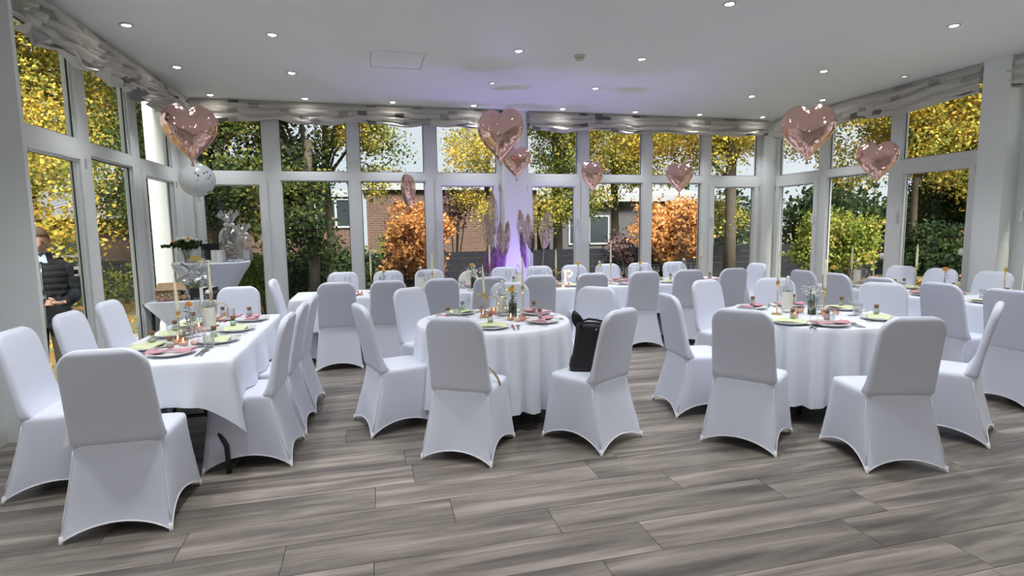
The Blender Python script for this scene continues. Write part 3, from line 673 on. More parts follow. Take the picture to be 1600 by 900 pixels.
for i in range(67):                                    # quilted jacket body: each puff bulges between stitch lines
    t_ = i / 66; z = .80 + t_ * .68
    w = float(np.interp(z, [.80, 1.0, 1.2, 1.34, 1.40, 1.45, 1.48], [.185, .178, .188, .200, .178, .118, .085]))
    d = float(np.interp(z, [.80, 1.0, 1.2, 1.34, 1.42, 1.48], [.128, .128, .135, .128, .105, .080]))
    q = .011 * abs(sin(pi * t_ * 11)) ** .5
    rg.append([((w + q) * cos(2 * pi * k / 24) * (1.0), (d + q) * sin(2 * pi * k / 24) + .005, z) for k in range(24)])
jk.rings(rg, cap0=True, cap1=True)
jk.lathe([(.088, 1.45), (.082, 1.50), (.076, 1.535), (.068, 1.535), (.070, 1.48)], 20, (0, .012, 0), cap0=False, cap1=False)
jk.build('jacket', MT['jacket'], man)
for sx in (-1, 1):
    sp = [(.105, 0, 1.405), (.178, -.008, 1.362), (.215, -.016, 1.25), (.228, -.02, 1.14), (.215, .06, 1.09), (.18, .14, 1.065), (.155, .20, 1.055)]
    pts = []; rr = []
    for i in range(49):
        s_ = i / 48 * (len(sp) - 1); k = min(int(s_), len(sp) - 2); f = s_ - k
        pts.append(tuple((sp[k][j] * (1 - f) + sp[k + 1][j] * f) * (sx if j == 0 else 1) for j in range(3)))
        rr.append((.068 - .024 * i / 48) + .006 * abs(sin(pi * i / 48 * 11)) ** .5)
    MB().tube(pts, rr, 12).build('sleeve', MT['jacket'], man)
MB().tube([(0, .146, .82), (0, .146, 1.0), (0, .152, 1.2), (0, .146, 1.34), (0, .118, 1.43)], .006, 6).build('zip', MT['chrome'], man)
MB().lathe([(.066, 1.47), (.064, 1.53), (.060, 1.545)], 16, (0, .022, 0), cap0=False, cap1=False).add([(-.05, .11, 1.44), (.05, .11, 1.44), (.035, .085, 1.53), (-.035, .085, 1.53)], [(0, 1, 2, 3)]).build('shirt_collar', MT['shirt'], man)
for sx in (-1, 1):
    MB().tube([(sx * .078, 0, .90), (sx * .095, .0, .72), (sx * .10, .02, .5), (sx * .10, 0, .25), (sx * .10, -.01, .07)], [.092, .090, .078, .068, .062], 12).build('trouser_leg', MT['trousers'], man)
    s_ = MB(); s_.rings([rrect(.048, .135, .04, 4, z_, sx * .105, .06) for z_ in (0, .03, .06)] + [rrect(.036, .075, .03, 4, .095, sx * .105, .01)]); s_.build('shoe', MT['leather'], man)
for sx in (-1, 1):                                     # hands: palm, four curled fingers and a thumb round the phone
    h_ = MB(); h_.rings([[(sx * (.152 - .075 * t_) + .5 * a_[0], .212 + .068 * t_ + a_[1] * .5, 1.055 + .01 * t_ + a_[2]) for a_ in [(.03 * cos(q) * .4, .03 * cos(q), .017 * sin(q)) for q in [2 * pi * k / 10 for k in range(10)]]] for t_ in (0, .35, .7, 1)])
    for f in range(4):
        bx, by, bz = sx * .078, .265 + .010 * f, 1.085 - .013 * f
        h_.tube([(bx, by, bz), (bx - sx * .030, by + .018, bz + .008), (bx - sx * (.050 + .004 * f), by + .010, bz + .006)], [.009, .0085, .007], 6)
    h_.tube([(sx * .095, .245, 1.07), (sx * .072, .245, 1.10), (sx * .045, .255, 1.115)], [.011, .010, .008], 6)
    h_.build('hand', MT['skin'], man)
ph = MB(); ph.rings([rrect(.036, .006, .005, 3, z_) for z_ in (0, .14)]); ph.build('phone', MT['black'], None, (-3.12 + .285 * sin(math.radians(20)), 6.33 - .285 * cos(math.radians(20)), .84), (math.radians(30), 0, math.radians(200))); tag(bpy.data.objects['phone'], 'dark phone held by the man outside', 'phone')
# ---------------------------------------------------------------- chairs in stretch covers
def chair_meshes():
    out = {}
    # seat pad and skirt: rings of 4*N points from the seat centre to the hem
    N = 12
    feet = [(.238, .262), (-.238, .262), (-.246, -.272), (.246, -.272)]
    def seat_ring(w, y0, y1, r, z):
        ring_ = []
        cs = [(w, y1), (-w, y1), (-w, y0), (w, y0)]
        for k in range(4):
            a, b = cs[k], cs[(k + 1) % 4]
            for i in range(N):
                u = i / N; L_ = hypot(b[0] - a[0], b[1] - a[1]); dx, dy = (b[0] - a[0]) / L_, (b[1] - a[1]) / L_
                # u runs corner to corner; ease near corners and pull the corner in for a round
                p = (a[0] + dx * L_ * u, a[1] + dy * L_ * u)
                e0, e1 = u * L_, (1 - u) * L_
                for e_, c_, sgn in ((e0, a, 1), (e1, b, -1)):
                    if e_ < r:
                        k_ = (1 - e_ / r) ** 2 * r * .29
                        nx, ny = -dy, dx      # inward normal for this winding
                        p = (p[0] + nx * k_ + sgn * dx * k_ * .6 * (1 if e_ > 1e-6 else 1), p[1] + ny * k_ + sgn * dy * k_ * .6)
                ring_.append((p[0], p[1], z))
        return ring_
    top = seat_ring(.212, -.178, .225, .07, .462)
    def hem():
        r = []
        for k in range(4):
            a, b = feet[k], feet[(k + 1) % 4]; rise = (.07, .085, .068, .085)[k]
            nx, ny = -(b[1] - a[1]), (b[0] - a[0]); l = hypot(nx, ny); nx /= l; ny /= l
            for i in range(N):
                u = i / N; q = 1 - (2 * u - 1) ** 2
                p = (a[0] + (b[0] - a[0]) * u + nx * .030 * q, a[1] + (b[1] - a[1]) * u + ny * .030 * q)
                r.append((p[0], p[1], .006 + rise * q ** .85))
        return r
    hm = hem(); rings = []
    for s_, z in ((.25, .478), (.6, .477), (.88, .472), (.97, .466)):
        rings.append([(p[0] * s_, .02 + (p[1] - .02) * s_, z) for p in top])
    rings.append([(p[0], p[1], .448) for p in top]); t0 = [(p[0] * 1.004, p[1], .425) for p in top]; rings.append(t0)
    for s_ in (.12, .26, .42, .58, .74, .88, 1):
        h = s_ ** 1.18; rings.append([(a[0] + (b[0] - a[0]) * h, a[1] + (b[1] - a[1]) * h, a[2] + (b[2] - a[2]) * s_) for a, b in zip(t0, hm)])
    m = MB(); m.rings(rings, cap0=True, cap1=False); out['seat_cover'] = m.mesh('seat_cover', MT['cover'])
    m = MB(); m.tube([(p[0], p[1], p[2]) for p in hm], .0042, 6, closed=True)
    out['hem'] = m.mesh('hem', MT['hem'])
    fp = []
    for x, y in feet:
        q = MB(); q.rings([rrect(.009, .009, .005, 2, z, x * .972 * (1 - .25 * z), y * .975 * (1 - .45 * z)) for z in (0, .012, .04)]); fp.append(q.mesh('foot_pocket', MT['hem']))
    out['foot_pocket'] = fp
    # backrest: slab with lean, rounded top corners, flaring into the seat at the foot
    m = MB(); rg = []; TOP = .950; r = .105
    def yr(v): return -.183 - .004 * max(0, (v - .40)) - .098 * max(0, (v - .45) / .5) ** 1.25
    def yf(v): return yr(v) + .050 + .085 * max(0, (.60 - v) / .2) ** 2.2 * (v < .60)
    vs = [.425, .431, .442, .458, .478, .505, .54, .58, .63, .68, .73, .78, .82, .845, .865, .885, .90, .915, .927, .937, .944, .949]
    for v in vs:
        hw = .205 + .004 * max(0, (.62 - v) / .22) - .012 * max(0, (v - .62) / .3)
        if v > TOP - r: hw = hw - r + sqrt(max(0, r * r - (v - (TOP - r)) ** 2))
        if v < .47: hw -= .040 * ((.47 - v) / .045) ** 2
        y0, y1 = yr(v), yf(v); cr = .022
        if v > .93: k_ = (v - .93) / .02; y0 += .016 * k_; y1 -= .016 * k_
        if v < .48: y0 += .024 * ((.48 - v) / .055) ** 2
        rg.append([(p[0], p[1] + (y0 + y1) / 2, v) for p in rrect(hw, (y1 - y0) / 2, cr, 4)])
    m.rings(rg); out['backrest_cover'] = m.mesh('backrest_cover', MT['cover'])
    # seams: pale piping down the rear skirt corners, painting in the edge highlight
    out['seam_highlight'] = [MB().tube([rings[j][k * N] for j in range(5, 12)], .0035, 5).mesh('seam_highlight', MT['hem']) for k in (2, 3)]
    return out
CM = chair_meshes()
def chair(x, y, f, label, group='white covered banquet chairs'):
    e = empty('banquet_chair', label, 'chair', (x, y, 0), face(*f), group)
    link('seat_cover', CM['seat_cover'], e); link('backrest_cover', CM['backrest_cover'], e); link('hem', CM['hem'], e); [link('seam_highlight', q, e) for q in CM['seam_highlight']]
    for q in CM['foot_pocket']: link('foot_pocket', q, e)
    return e
CH = [
 (-1.28, 3.25, (0, 1), 'white covered chair with its back to us at the near table end'),
 (-1.80, 3.80, (1, .03), 'white covered chair cut by the left picture edge'),
 (-1.85, 4.50, (1, .0), 'white covered chair below the waiting man, facing the left table'),
 (-1.86, 5.13, (1, -.03), 'white covered chair by the window pull handle, window side of left table'),
 (-1.30, 5.73, (.05, -1), 'white covered chair at the far end of the left table'),
 (-.81, 3.88, (-1, .04), 'white covered chair nearest us on the aisle side of the left table'),
 (-.78, 4.42, (-1, .04), 'white covered chair mostly hidden, middle of the left table aisle side'),
 (-.755, 4.93, (-1, .06), 'white covered chair farthest along the aisle side of the left table'),
 (.60, 3.61, (.52, .855), 'white covered chair with a tan strap on its seat'),
 (1.47, 3.58, (-.51, .86), 'white covered chair holding the black handbag'),
 (.13, 4.28, (.96, .28), 'white covered chair seen side-on left of the middle round table'),
 (.47, 5.04, (.62, -.78), 'white covered chair turned to us at the back left of the middle round table'),
 (1.79, 4.52, (-.75, -.66), 'white covered chair facing us directly behind the black handbag'),
 (1.25, 5.14, (-.30, -.95), 'white covered chair seen through the glasses behind the middle round table'),
 (2.525, 3.26, (.785, .62), 'white covered chair with its back to us, near left of the right round table'),
 (3.12, 2.76, (.247, .97), 'white covered chair with its back to us, near right of the right round table'),
 (2.54, 3.95, (.993, -.11), 'white covered chair side-on at the left of the right round table'),
 (3.30, 4.65, (.23, -.97), 'white covered chair facing us, back left of the right round table'),
 (3.87, 4.58, (-.44, -.9), 'white covered chair facing us behind the labelled bottle of the right round table'),
 (4.33, 3.91, (-.80, -.60), 'white covered chair facing us at the right of the right round table'),
 (3.95, 2.99, (-.54, .84), 'white covered chair in profile at the near right of the right round table'),
]
ORD = ['first', 'second', 'third', 'fourth', 'fifth', 'sixth', 'seventh', 'eighth', 'ninth', 'tenth']
DX = [-.39, .15, .73, 1.28, 1.87, 2.53, 3.21, 3.82, 4.44]
DF = [(0, 1), (0, 1), (.0, 1), (0, 1), (.0, 1), (.05, 1), (.05, 1), (.1, 1), (.0, 1)]
for i, x in enumerate(DX): CH.append((x, 6.34, DF[i], 'white covered chair with its back to us, %s from the left at the far table' % ORD[i]))
FX = [-.39, .19, .73, None, 1.78, 2.28, 2.81, 3.33, 3.85, 4.42]
for i, x in enumerate(FX):
    if x is not None: CH.append((x, 7.26, (0, -1), 'white covered chair facing us, %s from the left along the far table windows' % ORD[i]))
CH += [(-.86, 6.72, (1, 0), 'white covered chair at the left end of the far table'), (5.02, 6.72, (-1, 0), 'white covered chair at the right end of the far table')]
for i, (y, yy) in enumerate(((5.50, 0), (5.02, 0), (4.46, 0), (3.87, 0), (3.30, 0))):
    CH.append((5.19 + .02 * (i == 3), y, (1, .0), 'white covered chair, %s from the far end along the right table, inner side' % ORD[i]))
for i, y in enumerate((5.55, 5.05, 4.53)):
    CH.append((6.24 + .08 * (i == 2), y, (-1, -.02), 'white covered chair facing us, %s from the far end, right table window side' % ORD[i]))
for c_ in CH: chair(*c_)
# one round-backed cream chair
rc = empty('round_back_chair', 'small cream chair with a round back at the far table', 'chair', (1.26, 7.26, 0), pi)
m = MB(); rg = []
for i in range(15):
    a = -.5 + (pi + .5) * i / 14 if i else -.9
    pass
for z in [.45, .5, .6, .7, .76, .80, .84, .87, .895, .91, .918]:
    hw = .14 if z < .77 else sqrt(max(.0003, .148 ** 2 - (z - .77) ** 2))
    rg.append(rrect(hw, .022, .02, 4, z, 0, -.17 - .06 * (z - .45)))
m.rings(rg); m.build('backrest', MT['cream'], rc)
m = MB(); m.rings([rrect(.17, .18, .06, 5, z) for z in (.42, .45, .465)]); m.build('seat', MT['cream'], rc)
for sx in (-1, 1):
    for sy in (-1, 1): MB().tube([(sx * .15, sy * .15, .43), (sx * .165, sy * .175, 0)], [.018, .013], 8).build('leg', MT['cream'], rc)

# ---------------------------------------------------------------- tables and cloths
TH = .735
def folding_table(x, y, L_, Wd, rz, label, legs=True):
    e = empty('folding_table', label, 'table', (x, y, 0), rz, 'folding tables under white cloths')
    m = MB(); m.rings([rrect(Wd / 2, L_ / 2, .03, 4, z) for z in (TH - .045, TH - .04, TH - .004, TH)]); m.build('tabletop', MT['darkwood'], e)
    for s_ in (-1, 1):
        yy = s_ * (L_ / 2 - .22)
        for sx in (-1, 1):
            MB().tube([(sx * .06, yy - s_ * .04, TH - .05), (sx * .10, yy, .60), (sx * .20, yy + s_ * .05, .36), (sx * (Wd / 2 - .07), yy + s_ * .12, .17), (sx * (Wd / 2 - .06), yy + s_ * .14, 0)], .0155, 8).build('leg', MT['black'], e)
        MB().tube([(-.20, yy + s_ * .05, .36), (.20, yy + s_ * .05, .36)], .012, 8).tube([(0, yy + s_ * .05, .36), (0, yy - s_ * .45, TH - .05)], .010, 6).build('brace', MT['black'], e)
    return e
def rect_cloth(x, y, Wd, L_, drop, rz, label, seed=0, corner=.16, group='white table linen', z=TH):
    """linen rectangle: flat top, skirts that hang in soft waves, corners falling as pointed folds"""
    rnd = random.Random(seed); ph = [rnd.random() * 6.28 for _ in range(6)]
    n = 22; per = []
    cs = [(Wd / 2, L_ / 2), (-Wd / 2, L_ / 2), (-Wd / 2, -L_ / 2), (Wd / 2, -L_ / 2)]
    for k in range(4):
        a, b = cs[k], cs[(k + 1) % 4]; nx, ny = (b[1] - a[1]), -(b[0] - a[0]); l = hypot(nx, ny)
        for i in range(n):
            u = i / n; per.append((a[0] + (b[0] - a[0]) * u, a[1] + (b[1] - a[1]) * u, nx / l, ny / l, u * l, (1 - u) * l, k))
    def pos(p, s_):
        px, py, nx, ny, e0, e1, k = p; ec = min(e0, e1)
        q = max(0, 1 - ec / .20)              # nearness to a corner
        cx, cy = cs[k] if e0 < e1 else cs[(k + 1) % 4]; dl_ = hypot(cx, cy)
        dgx, dgy = (1 if cx > 0 else -1) * .707, (1 if cy > 0 else -1) * .707
        out_ = .012 + (.03 + .016 * sin(e0 * 15 + ph[k]) + .010 * sin(e0 * 31 + ph[4])) * s_ * (1 - q)
        fold = (.10 * q ** 1.5 - .03 * sin(pi * min(1, ec / .20)) ) * s_
        d = drop * s_ * (1 + .012 * sin(e0 * 9 + ph[5])) + corner * q ** 1.6 * s_
        ox = nx * out_ * (1 - q ** 2) + dgx * (fold + .012 * q); oy = ny * out_ * (1 - q ** 2) + dgy * (fold + .012 * q)
        return (px + ox, py + oy, z + .006 - d)
    m = MB(); rings = [[(p[0] * s_, p[1] * s_, z + .004) for p in per] for s_ in (.2, .7, .985)]
    rings.append([(p[0] + p[2] * .006, p[1] + p[3] * .006, z + .002) for p in per])
    for s_ in (.06, .2, .4, .6, .8, 1): rings.append([pos(p, s_) for p in per])
    m.rings(rings, cap0=True, cap1=False)
    o = m.build('tablecloth', MT['cloth'], None, (x, y, 0), (0, 0, rz)); tag(o, label, 'tablecloth', group)
    return o
def round_table(x, y, R, label, cl, seed):
    e = empty('round_table', label, 'table', (x, y, 0), 0, 'round tables')
    m = MB(); m.lathe([(R - .03, TH - .035), (R, TH - .03), (R, TH - .006), (R - .008, TH)], 40); m.build('tabletop', MT['darkwood'], e)
    for k in range(4):
        a = pi / 4 + k * pi / 2; MB().tube([(.34 * cos(a), .34 * sin(a), TH - .03), (.38 * cos(a), .38 * sin(a), .3), (.40 * cos(a), .40 * sin(a), 0)], .018, 8).build('leg', MT['black'], e)
    rnd = random.Random(seed); n = 220; ph = rnd.random() * 6.28
    amp = [rnd.uniform(.5, 1.2) for _ in range(40)]
    def rad(k, s_):
        a = 2 * pi * k / n; w = 23 * a + 1.1 * sin(3 * a + ph) + .8 * sin(5 * a)
        return R + .012 + s_ * .035 + (sin(w) * .5 + .2 * sin(2 * w + 1)) * .10 * s_ ** .8 * amp[int(w / 6.283) % 40]
    rings = [[(r * cos(2 * pi * k / n), r * sin(2 * pi * k / n), TH + .004) for k in range(n)] for r in (.12, R * .6, R * .97, R)]
    rings.append([((R + .008) * cos(2 * pi * k / n), (R + .008) * sin(2 * pi * k / n), TH - .004) for k in range(n)])
    for s_ in (.07, .2, .4, .6, .8, 1):
        rings.append([(rad(k, s_) * cos(2 * pi * k / n), rad(k, s_) * sin(2 * pi * k / n), TH - .585 * s_ - .012 * s_ * sin(4 * 2 * pi * k / n)) for k in range(n)])
    m = MB(); m.rings(rings, cap0=True, cap1=False)
    o = m.build('tablecloth', MT['cloth'], None, (x, y, 0)); tag(o, cl, 'tablecloth', 'white table linen')
folding_table(-1.24, 4.47, 1.83, .76, 0, 'long folding table with black steel legs by the left windows')
rect_cloth(-1.24, 4.47, .78, 1.84, .26, 0, 'white cloth with pointed corners on the left folding table', 1, .17)
round_table(.95, 4.43, .62, 'round table in the middle under a pleated white cloth', 'pleated white cloth on the middle round table', 2)
round_table(3.50, 3.84, .66, 'round table on the right under a pleated white cloth', 'pleated white cloth on the right round table', 3)
for i, xc in enumerate((.05, 1.97, 3.89)):
    nm = ('left', 'middle', 'right')[i]
    folding_table(xc, 6.80, 1.83, .76, pi / 2, 'folding table forming the %s third of the far row' % nm)
    rect_cloth(xc, 6.80, .78, 1.90, .36, pi / 2, 'white cloth over the %s third of the far row' % nm, 5 + i, .05)
for i, yc in enumerate((4.86, 2.96)):
    nm = ('far', 'near')[i]
    folding_table(5.73, yc, 1.83, .76, 0, 'folding table forming the %s half of the right row' % nm)
    rect_cloth(5.73, yc, .78, 1.88, .36, 0, 'white cloth over the %s half of the right row' % nm, 9 + i, .05)

# ---------------------------------------------------------------- tableware
Z = TH + .0065
plate_me = MB().lathe([(.02, .004), (.085, .004), (.088, 0), (.092, .004), (.132, .018), (.136, .021), (.132, .022), (.09, .010), (.02, .009)], 32).mesh('plate', MT['china'])
def nap_mesh(m):
    q = MB(); rg = []                                    # napkin pinched in the middle: two fans meeting at a knot
    for i in range(21):
        t = -1 + 2 * i / 20; w = .018 + .045 * abs(t) ** .8; h = .006 + .004 * abs(t)
        zc = .030 - .016 * abs(t) + .012 * abs(t) ** 3
        row = []
        for k in range(12):
            a = 2 * pi * k / 12; row.append((t * .125, w * cos(a) + .01 * t, zc + h * sin(a) + .004 * cos(3 * a) * abs(t)))
        rg.append(row)
    q.rings(rg, smooth=False); return q.mesh('napkin', m)
def nap_flat(m):
    q = MB(); rg = []
    for i in range(9):
        t = -1 + i / 4; rg.append([(t * .115, s_ * .085 * (1 - .25 * abs(t)), .024 + .008 * cos(t * 2.2) + dz) for s_, dz in ((-1, 0), (-.4, .005), (.4, .006), (1, .002), (1, -.006), (-1, -.006))])
    q.rings(rg, smooth=False); return q.mesh('napkin', m)
NAP = {'pink': nap_mesh(MT['pink']), 'green': nap_flat(MT['green'])}
jar_me = MB().lathe([(.016, 0), (.021, .004), (.022, .034), (.014, .046), (.013, .054)], 14).mesh('bottle', MT['jar'])
cork_me = MB().lathe([(.012, .048), (.017, .058), (.0175, .074), (.0165, .076)], 14).mesh('cork', MT['cork'])
fill_g = MB().lathe([(.015, .003), (.0195, .006), (.0195, .022), (.016, .026)], 10).mesh('filling', mat('pale green sweets', (.55, .64, .45), .6))
fill_p = MB().lathe([(.015, .003), (.0195, .006), (.0195, .022), (.016, .026)], 10).mesh('filling', mat('pale pink sweets', (.66, .46, .46), .6))
def fork_m():
    q = MB(); q.rings([rrect(w, h, h, 2, y) for w, h, y in ((.0045, .0016, 0), (.007, .0016, .02), (.0035, .0016, .09), (.004, .0016, .125), (.011, .0016, .14), (.0115, .0016, .152))])
    for k in (-1.5, -.5, .5, 1.5): q.box(k * .0062 - .0018, k * .0062 + .0018, -.0012, .0012, .15, .19)
    q.v = [(x, z, -y + .003) for x, y, z in q.v]; return q.mesh('fork', MT['chrome'])
def knife_m():
    q = MB(); q.rings([rrect(w, h, h, 2, y) for w, h, y in ((.007, .003, 0), (.008, .003, .02), (.006, .003, .10), (.010, .0012, .115), (.0105, .0012, .19), (.003, .0010, .222))])
    q.v = [(x, z, -y + .004) for x, y, z in q.v]; return q.mesh('knife', MT['chrome'])
def spoon_m():
    q = MB(); q.rings([rrect(w, h, h, 2, y) for w, h, y in ((.005, .0016, 0), (.007, .0016, .02), (.0035, .0016, .09), (.004, .0016, .13), (.015, .003, .15), (.019, .004, .168), (.014, .003, .185), (.004, .0015, .194))])
    q.v = [(x, z, -y + .004) for x, y, z in q.v]; return q.mesh('spoon', MT['chrome'])
FORK, KNIFE, SPOON = fork_m(), knife_m(), spoon_m()
wine_me = MB().lathe([(.033, 0), (.034, .002), (.006, .006), (.0035, .02), (.0035, .085), (.012, .095), (.034, .125), (.040, .150), (.036, .185), (.033, .205)], 20, cap1=False).mesh('wine_glass', MT['clear'])
flute_me = MB().lathe([(.030, 0), (.031, .002), (.005, .006), (.0035, .02), (.0035, .07), (.010, .085), (.022, .125), (.025, .17), (.022, .215)], 18, cap1=False).mesh('flute', MT['clear'])
tumb_me = MB().lathe([(.029, 0), (.031, .004), (.035, .085), (.036, .092), (.034, .092), (.029, .010), (.01, .008)], 18, cap1=True).mesh('tumbler', MT['clear'])
def single(name, me, loc, rz, label, cat, group):
    o = link(name, me, None, loc, (0, 0, rz)); return tag(o, label, cat, group)
def setting(x, y, f, col, where, glasses='wt', jar=True, cut='fks'):
    """one place: f points from the plate towards the diner"""
    a = atan2(f[0], -f[1]); ca, sa = cos(a), sin(a)           # local -y is towards the diner
    P = lambda u, v: (x + u * ca - v * sa, y + u * sa + v * ca, Z)
    single('dinner_plate', plate_me, (x, y, Z), a, 'white dinner plate, ' + where, 'plate', 'white dinner plates')
    o = single('napkin', NAP[col], (x, y, Z), a + random.uniform(-.15, .15), ('dusty pink bow napkin, ' if col == 'pink' else 'pale green napkin, ') + where, 'napkin', ('pink' if col == 'pink' else 'green') + ' napkins on the plates')
    if jar:
        q = P(random.uniform(-.02, .02), .02); z0 = Z + (.036 if col == 'pink' else .036)
        j = empty('cork_jar', 'tiny corked favour jar, ' + where, 'jar', (q[0], q[1], z0), a, 'tiny corked favour jars')
        link('bottle', jar_me, j); link('cork', cork_me, j); link('filling', fill_g if col == 'green' else fill_p, j)
    for k, (nm, me, u) in {'f': ('fork', FORK, -.165), 'k': ('table_knife', KNIFE, .165), 's': ('dessert_spoon', SPOON, .192)}.items():
        if k in cut:
            q = P(u, -.11); single(nm, me, q, a + random.uniform(-.12, .12), 'steel %s, %s' % (nm.split('_')[-1], where), nm.split('_')[-1], 'steel cutlery')
    for k, (u, v) in zip(glasses, ((.10, .185), (.17, .15), (.03, .21))):
        q = P(u + random.uniform(-.01, .01), v); nm, me, lab = {'w': ('wine_glass', wine_me, 'clear wine glass'), 't': ('tumbler', tumb_me, 'clear water tumbler'), 'f': ('champagne_flute', flute_me, 'clear champagne flute')}[k]
        single(nm, me, q, 0, '%s, %s' % (lab, where), 'glass', 'clear glasses at the places')
ST = [
 # left table
 (-1.24, 3.80, (0, -1), 'pink', 'near end of the left table', 'wt'), (-1.06, 4.14, (1, 0), 'green', 'aisle side of the left table, nearest place', ''),
 (-1.04, 4.58, (1, 0), 'green', 'aisle side of the left table, middle place', 'w'), (-1.02, 5.06, (1, 0), 'pink', 'aisle side of the left table, farthest place', 't'),
 (-1.26, 5.20, (0, 1), 'pink', 'far end of the left table', 'wf'), (-1.45, 4.04, (-1, 0), 'green', 'window side of the left table, nearest place', 'w'),
 (-1.45, 4.50, (-1, 0), 'green', 'window side of the left table, middle place', 'wt'), (-1.45, 4.93, (-1, 0), 'green', 'window side of the left table, farthest place', 'w'),
 # middle round table
 (.56, 4.47, (-.98, -.15), 'pink', 'left of the middle round table', 'w'), (.74, 4.83, (-.5, .8), 'green', 'back left of the middle round table', 'wt'),
 (.86, 4.06, (-.2, -.97), 'green', 'front of the middle round table', ''), (1.30, 4.18, (.75, -.6), 'pink', 'by the handbag chair', ''),
 (1.37, 4.60, (.93, .3), 'pink', 'right of the middle round table', 'tf'), (1.12, 4.86, (.3, .95), 'green', 'back of the middle round table', 'w'),
 # right round table
 (3.06, 3.52, (-.8, -.6), 'green', 'front left of the right round table', 'wf'), (3.28, 3.36, (-.25, -.97), 'pink', 'front of the right round table', 't'),
 (3.84, 3.46, (.66, -.75), 'green', 'right of the right round table', 'wt'), (3.99, 3.96, (.97, .25), 'green', 'back right of the right round table', 'wt'),
 (3.72, 4.28, (.4, .9), 'pink', 'back of the right round table', 'w'), (3.30, 4.27, (-.35, .93), 'pink', 'back left of the right round table', ''),
]
for i, x in enumerate(DX): ST.append((x, 6.58, (0, -1), ('pink', 'green')[(i // 1) % 2], 'inner side of the far table, %s place' % ORD[i], ('w', 'wf', 't')[i % 3]))
for i, x in enumerate(FX): ST.append((x if x else 1.26, 7.03, (0, 1), ('green', 'pink')[i % 2], 'window side of the far table, %s place' % ORD[i], ('wt', 'w', 'wf')[i % 3]))
for i, y in enumerate((5.48, 5.02, 4.46, 3.86, 3.32)): ST.append((5.52, y, (-1, 0), ('green', 'green', 'pink', 'green', 'pink')[i], 'inner side of the right table, %s place' % ORD[i], ('wt', 't', 't', 't', 't')[i]))
for i, y in enumerate((5.50, 5.02, 4.50, 3.95)): ST.append((5.94, y, (1, 0), ('pink', 'green', 'pink', 'green')[i], 'window side of the right table, %s place' % ORD[i], ('wt', 't', 't', 't')[i]))
for s_ in ST: setting(*s_)

# ---------------------------------------------------------------- candles, vases, bottles
taper_me = MB().lathe([(.0115, 0), (.0115, .05), (.0105, .15), (.0075, .22), (.003, .252), (.001, .256)], 12).mesh('taper_candle', MT['taper'])
wick_me = MB().tube([(0, 0, .254), (.001, 0, .265)], .0009, 4).mesh('wick', MT['black'])
cup_me = MB().lathe([(.004, -.032), (.010, -.026), (.0125, -.01), (.0155, .012), (.0135, .013), (.0118, .0)], 12).mesh('cup', MT['gold'])
def tubes(pts, r, m, name, closed=False): return MB().tube(pts, r, 6, closed=closed).mesh(name, m)
ringp = [(.10 * cos(2 * pi * k / 28), 0, .10 * sin(2 * pi * k / 28)) for k in range(28)]
heartp = []
for k in range(36):
    t = 2 * pi * k / 36; heartp.append((.0052 * 16 * sin(t) ** 3, 0, .0056 * (13 * cos(t) - 5 * cos(2 * t) - 2 * cos(3 * t) - cos(4 * t))))
ring_me, heart_me = tubes(ringp, .0028, MT['gold'], 'wire_ring', True), tubes(heartp, .0036, MT['gold'], 'wire_heart', True)
# the word love as one bent wire
LV = [(-.075, -.004), (-.060, .012), (-.050, .055), (-.058, .072), (-.067, .05), (-.062, .008), (-.050, -.008), (-.036, .006), (-.030, .024), (-.018, .030), (-.010, .016), (-.017, .0), (-.030, .0), (-.032, .016), (-.020, .028), (-.002, .027), (.004, .026), (.010, .004), (.016, -.002), (.023, .012), (.027, .027), (.030, .024), (.034, .010), (.052, .016), (.056, .026), (.046, .031), (.037, .018), (.042, .001), (.056, .0), (.070, .012)]
love_me = tubes([(x, 0, z) for x, z in LV], .0036, MT['rosegold'], 'love_lettering')
SC = {}
def stick(h):
    if h not in SC: SC[h] = (MB().tube([(0, 0, .006), (0, 0, h - .02)], .0042, 8).mesh('stem', MT['gold']), MB().lathe([(.042, 0), (.042, .004), (.036, .007), (.006, .009)], 24).mesh('base', MT['gold']))
    return SC[h]
def candle(x, y, h, where, extra=None, ang=0, lean=0, z=None, ex=(.09, 0)):
    z = Z if z is None else z
    e = empty('candlestick', 'slim brass candlestick%s, %s' % ({None: '', 'ring': ' with a wire ring', 'heart': ' with a wire heart reading love', 'plainheart': ' with a wire heart'}[extra], where), 'candlestick', (x, y, z), ang, 'brass candlesticks')
    st, ba = stick(h); link('stem', st, e); link('base', ba, e); link('cup', cup_me, e, (0, 0, h))
    if extra == 'ring': link('wire_ring', ring_me, e, (ex[0], 0, .105))
    if extra in ('heart', 'plainheart'): link('wire_heart', heart_me, e, (.012, .0, .115), (0, .30, 0)).scale = (1.12, 1, 1.2)
    if extra == 'heart': link('love_lettering', love_me, e, (.035, -.012, .022)).scale = (.95, 1, 1.12)
    c_ = link('taper_candle', taper_me, None, (x, y, z + h)); c_.rotation_euler = (lean * .3, lean, 0); tag(c_, 'ivory taper candle, ' + where, 'candle', 'ivory taper candles'); link('wick', wick_me, c_)
candle(-1.34, 4.29, .19, 'front of the left table', None, .4, -.035)
candle(-1.27, 4.86, .26, 'middle of the left table', 'heart', .35, -.01)
candle(.90, 4.56, .19, 'left of the middle round table', 'heart', -.25, -.04)
candle(1.19, 4.38, .26, 'right of the middle round table')
candle(3.28, 3.92, .265, 'left of the right round table')
candle(3.64, 3.80, .20, 'right of the right round table', 'ring', .9, .0)
for i, (x, y, h, ex_) in enumerate(((-.03, 6.78, .24, None), (.70, 6.80, .20, 'ring'), (1.42, 6.80, .30, None), (2.27, 6.72, .22, 'plainheart'), (3.02, 6.70, .27, None), (4.46, 6.86, .30, None))):
    candle(x, y, h, '%s from the left on the far table' % ORD[i], ex_)
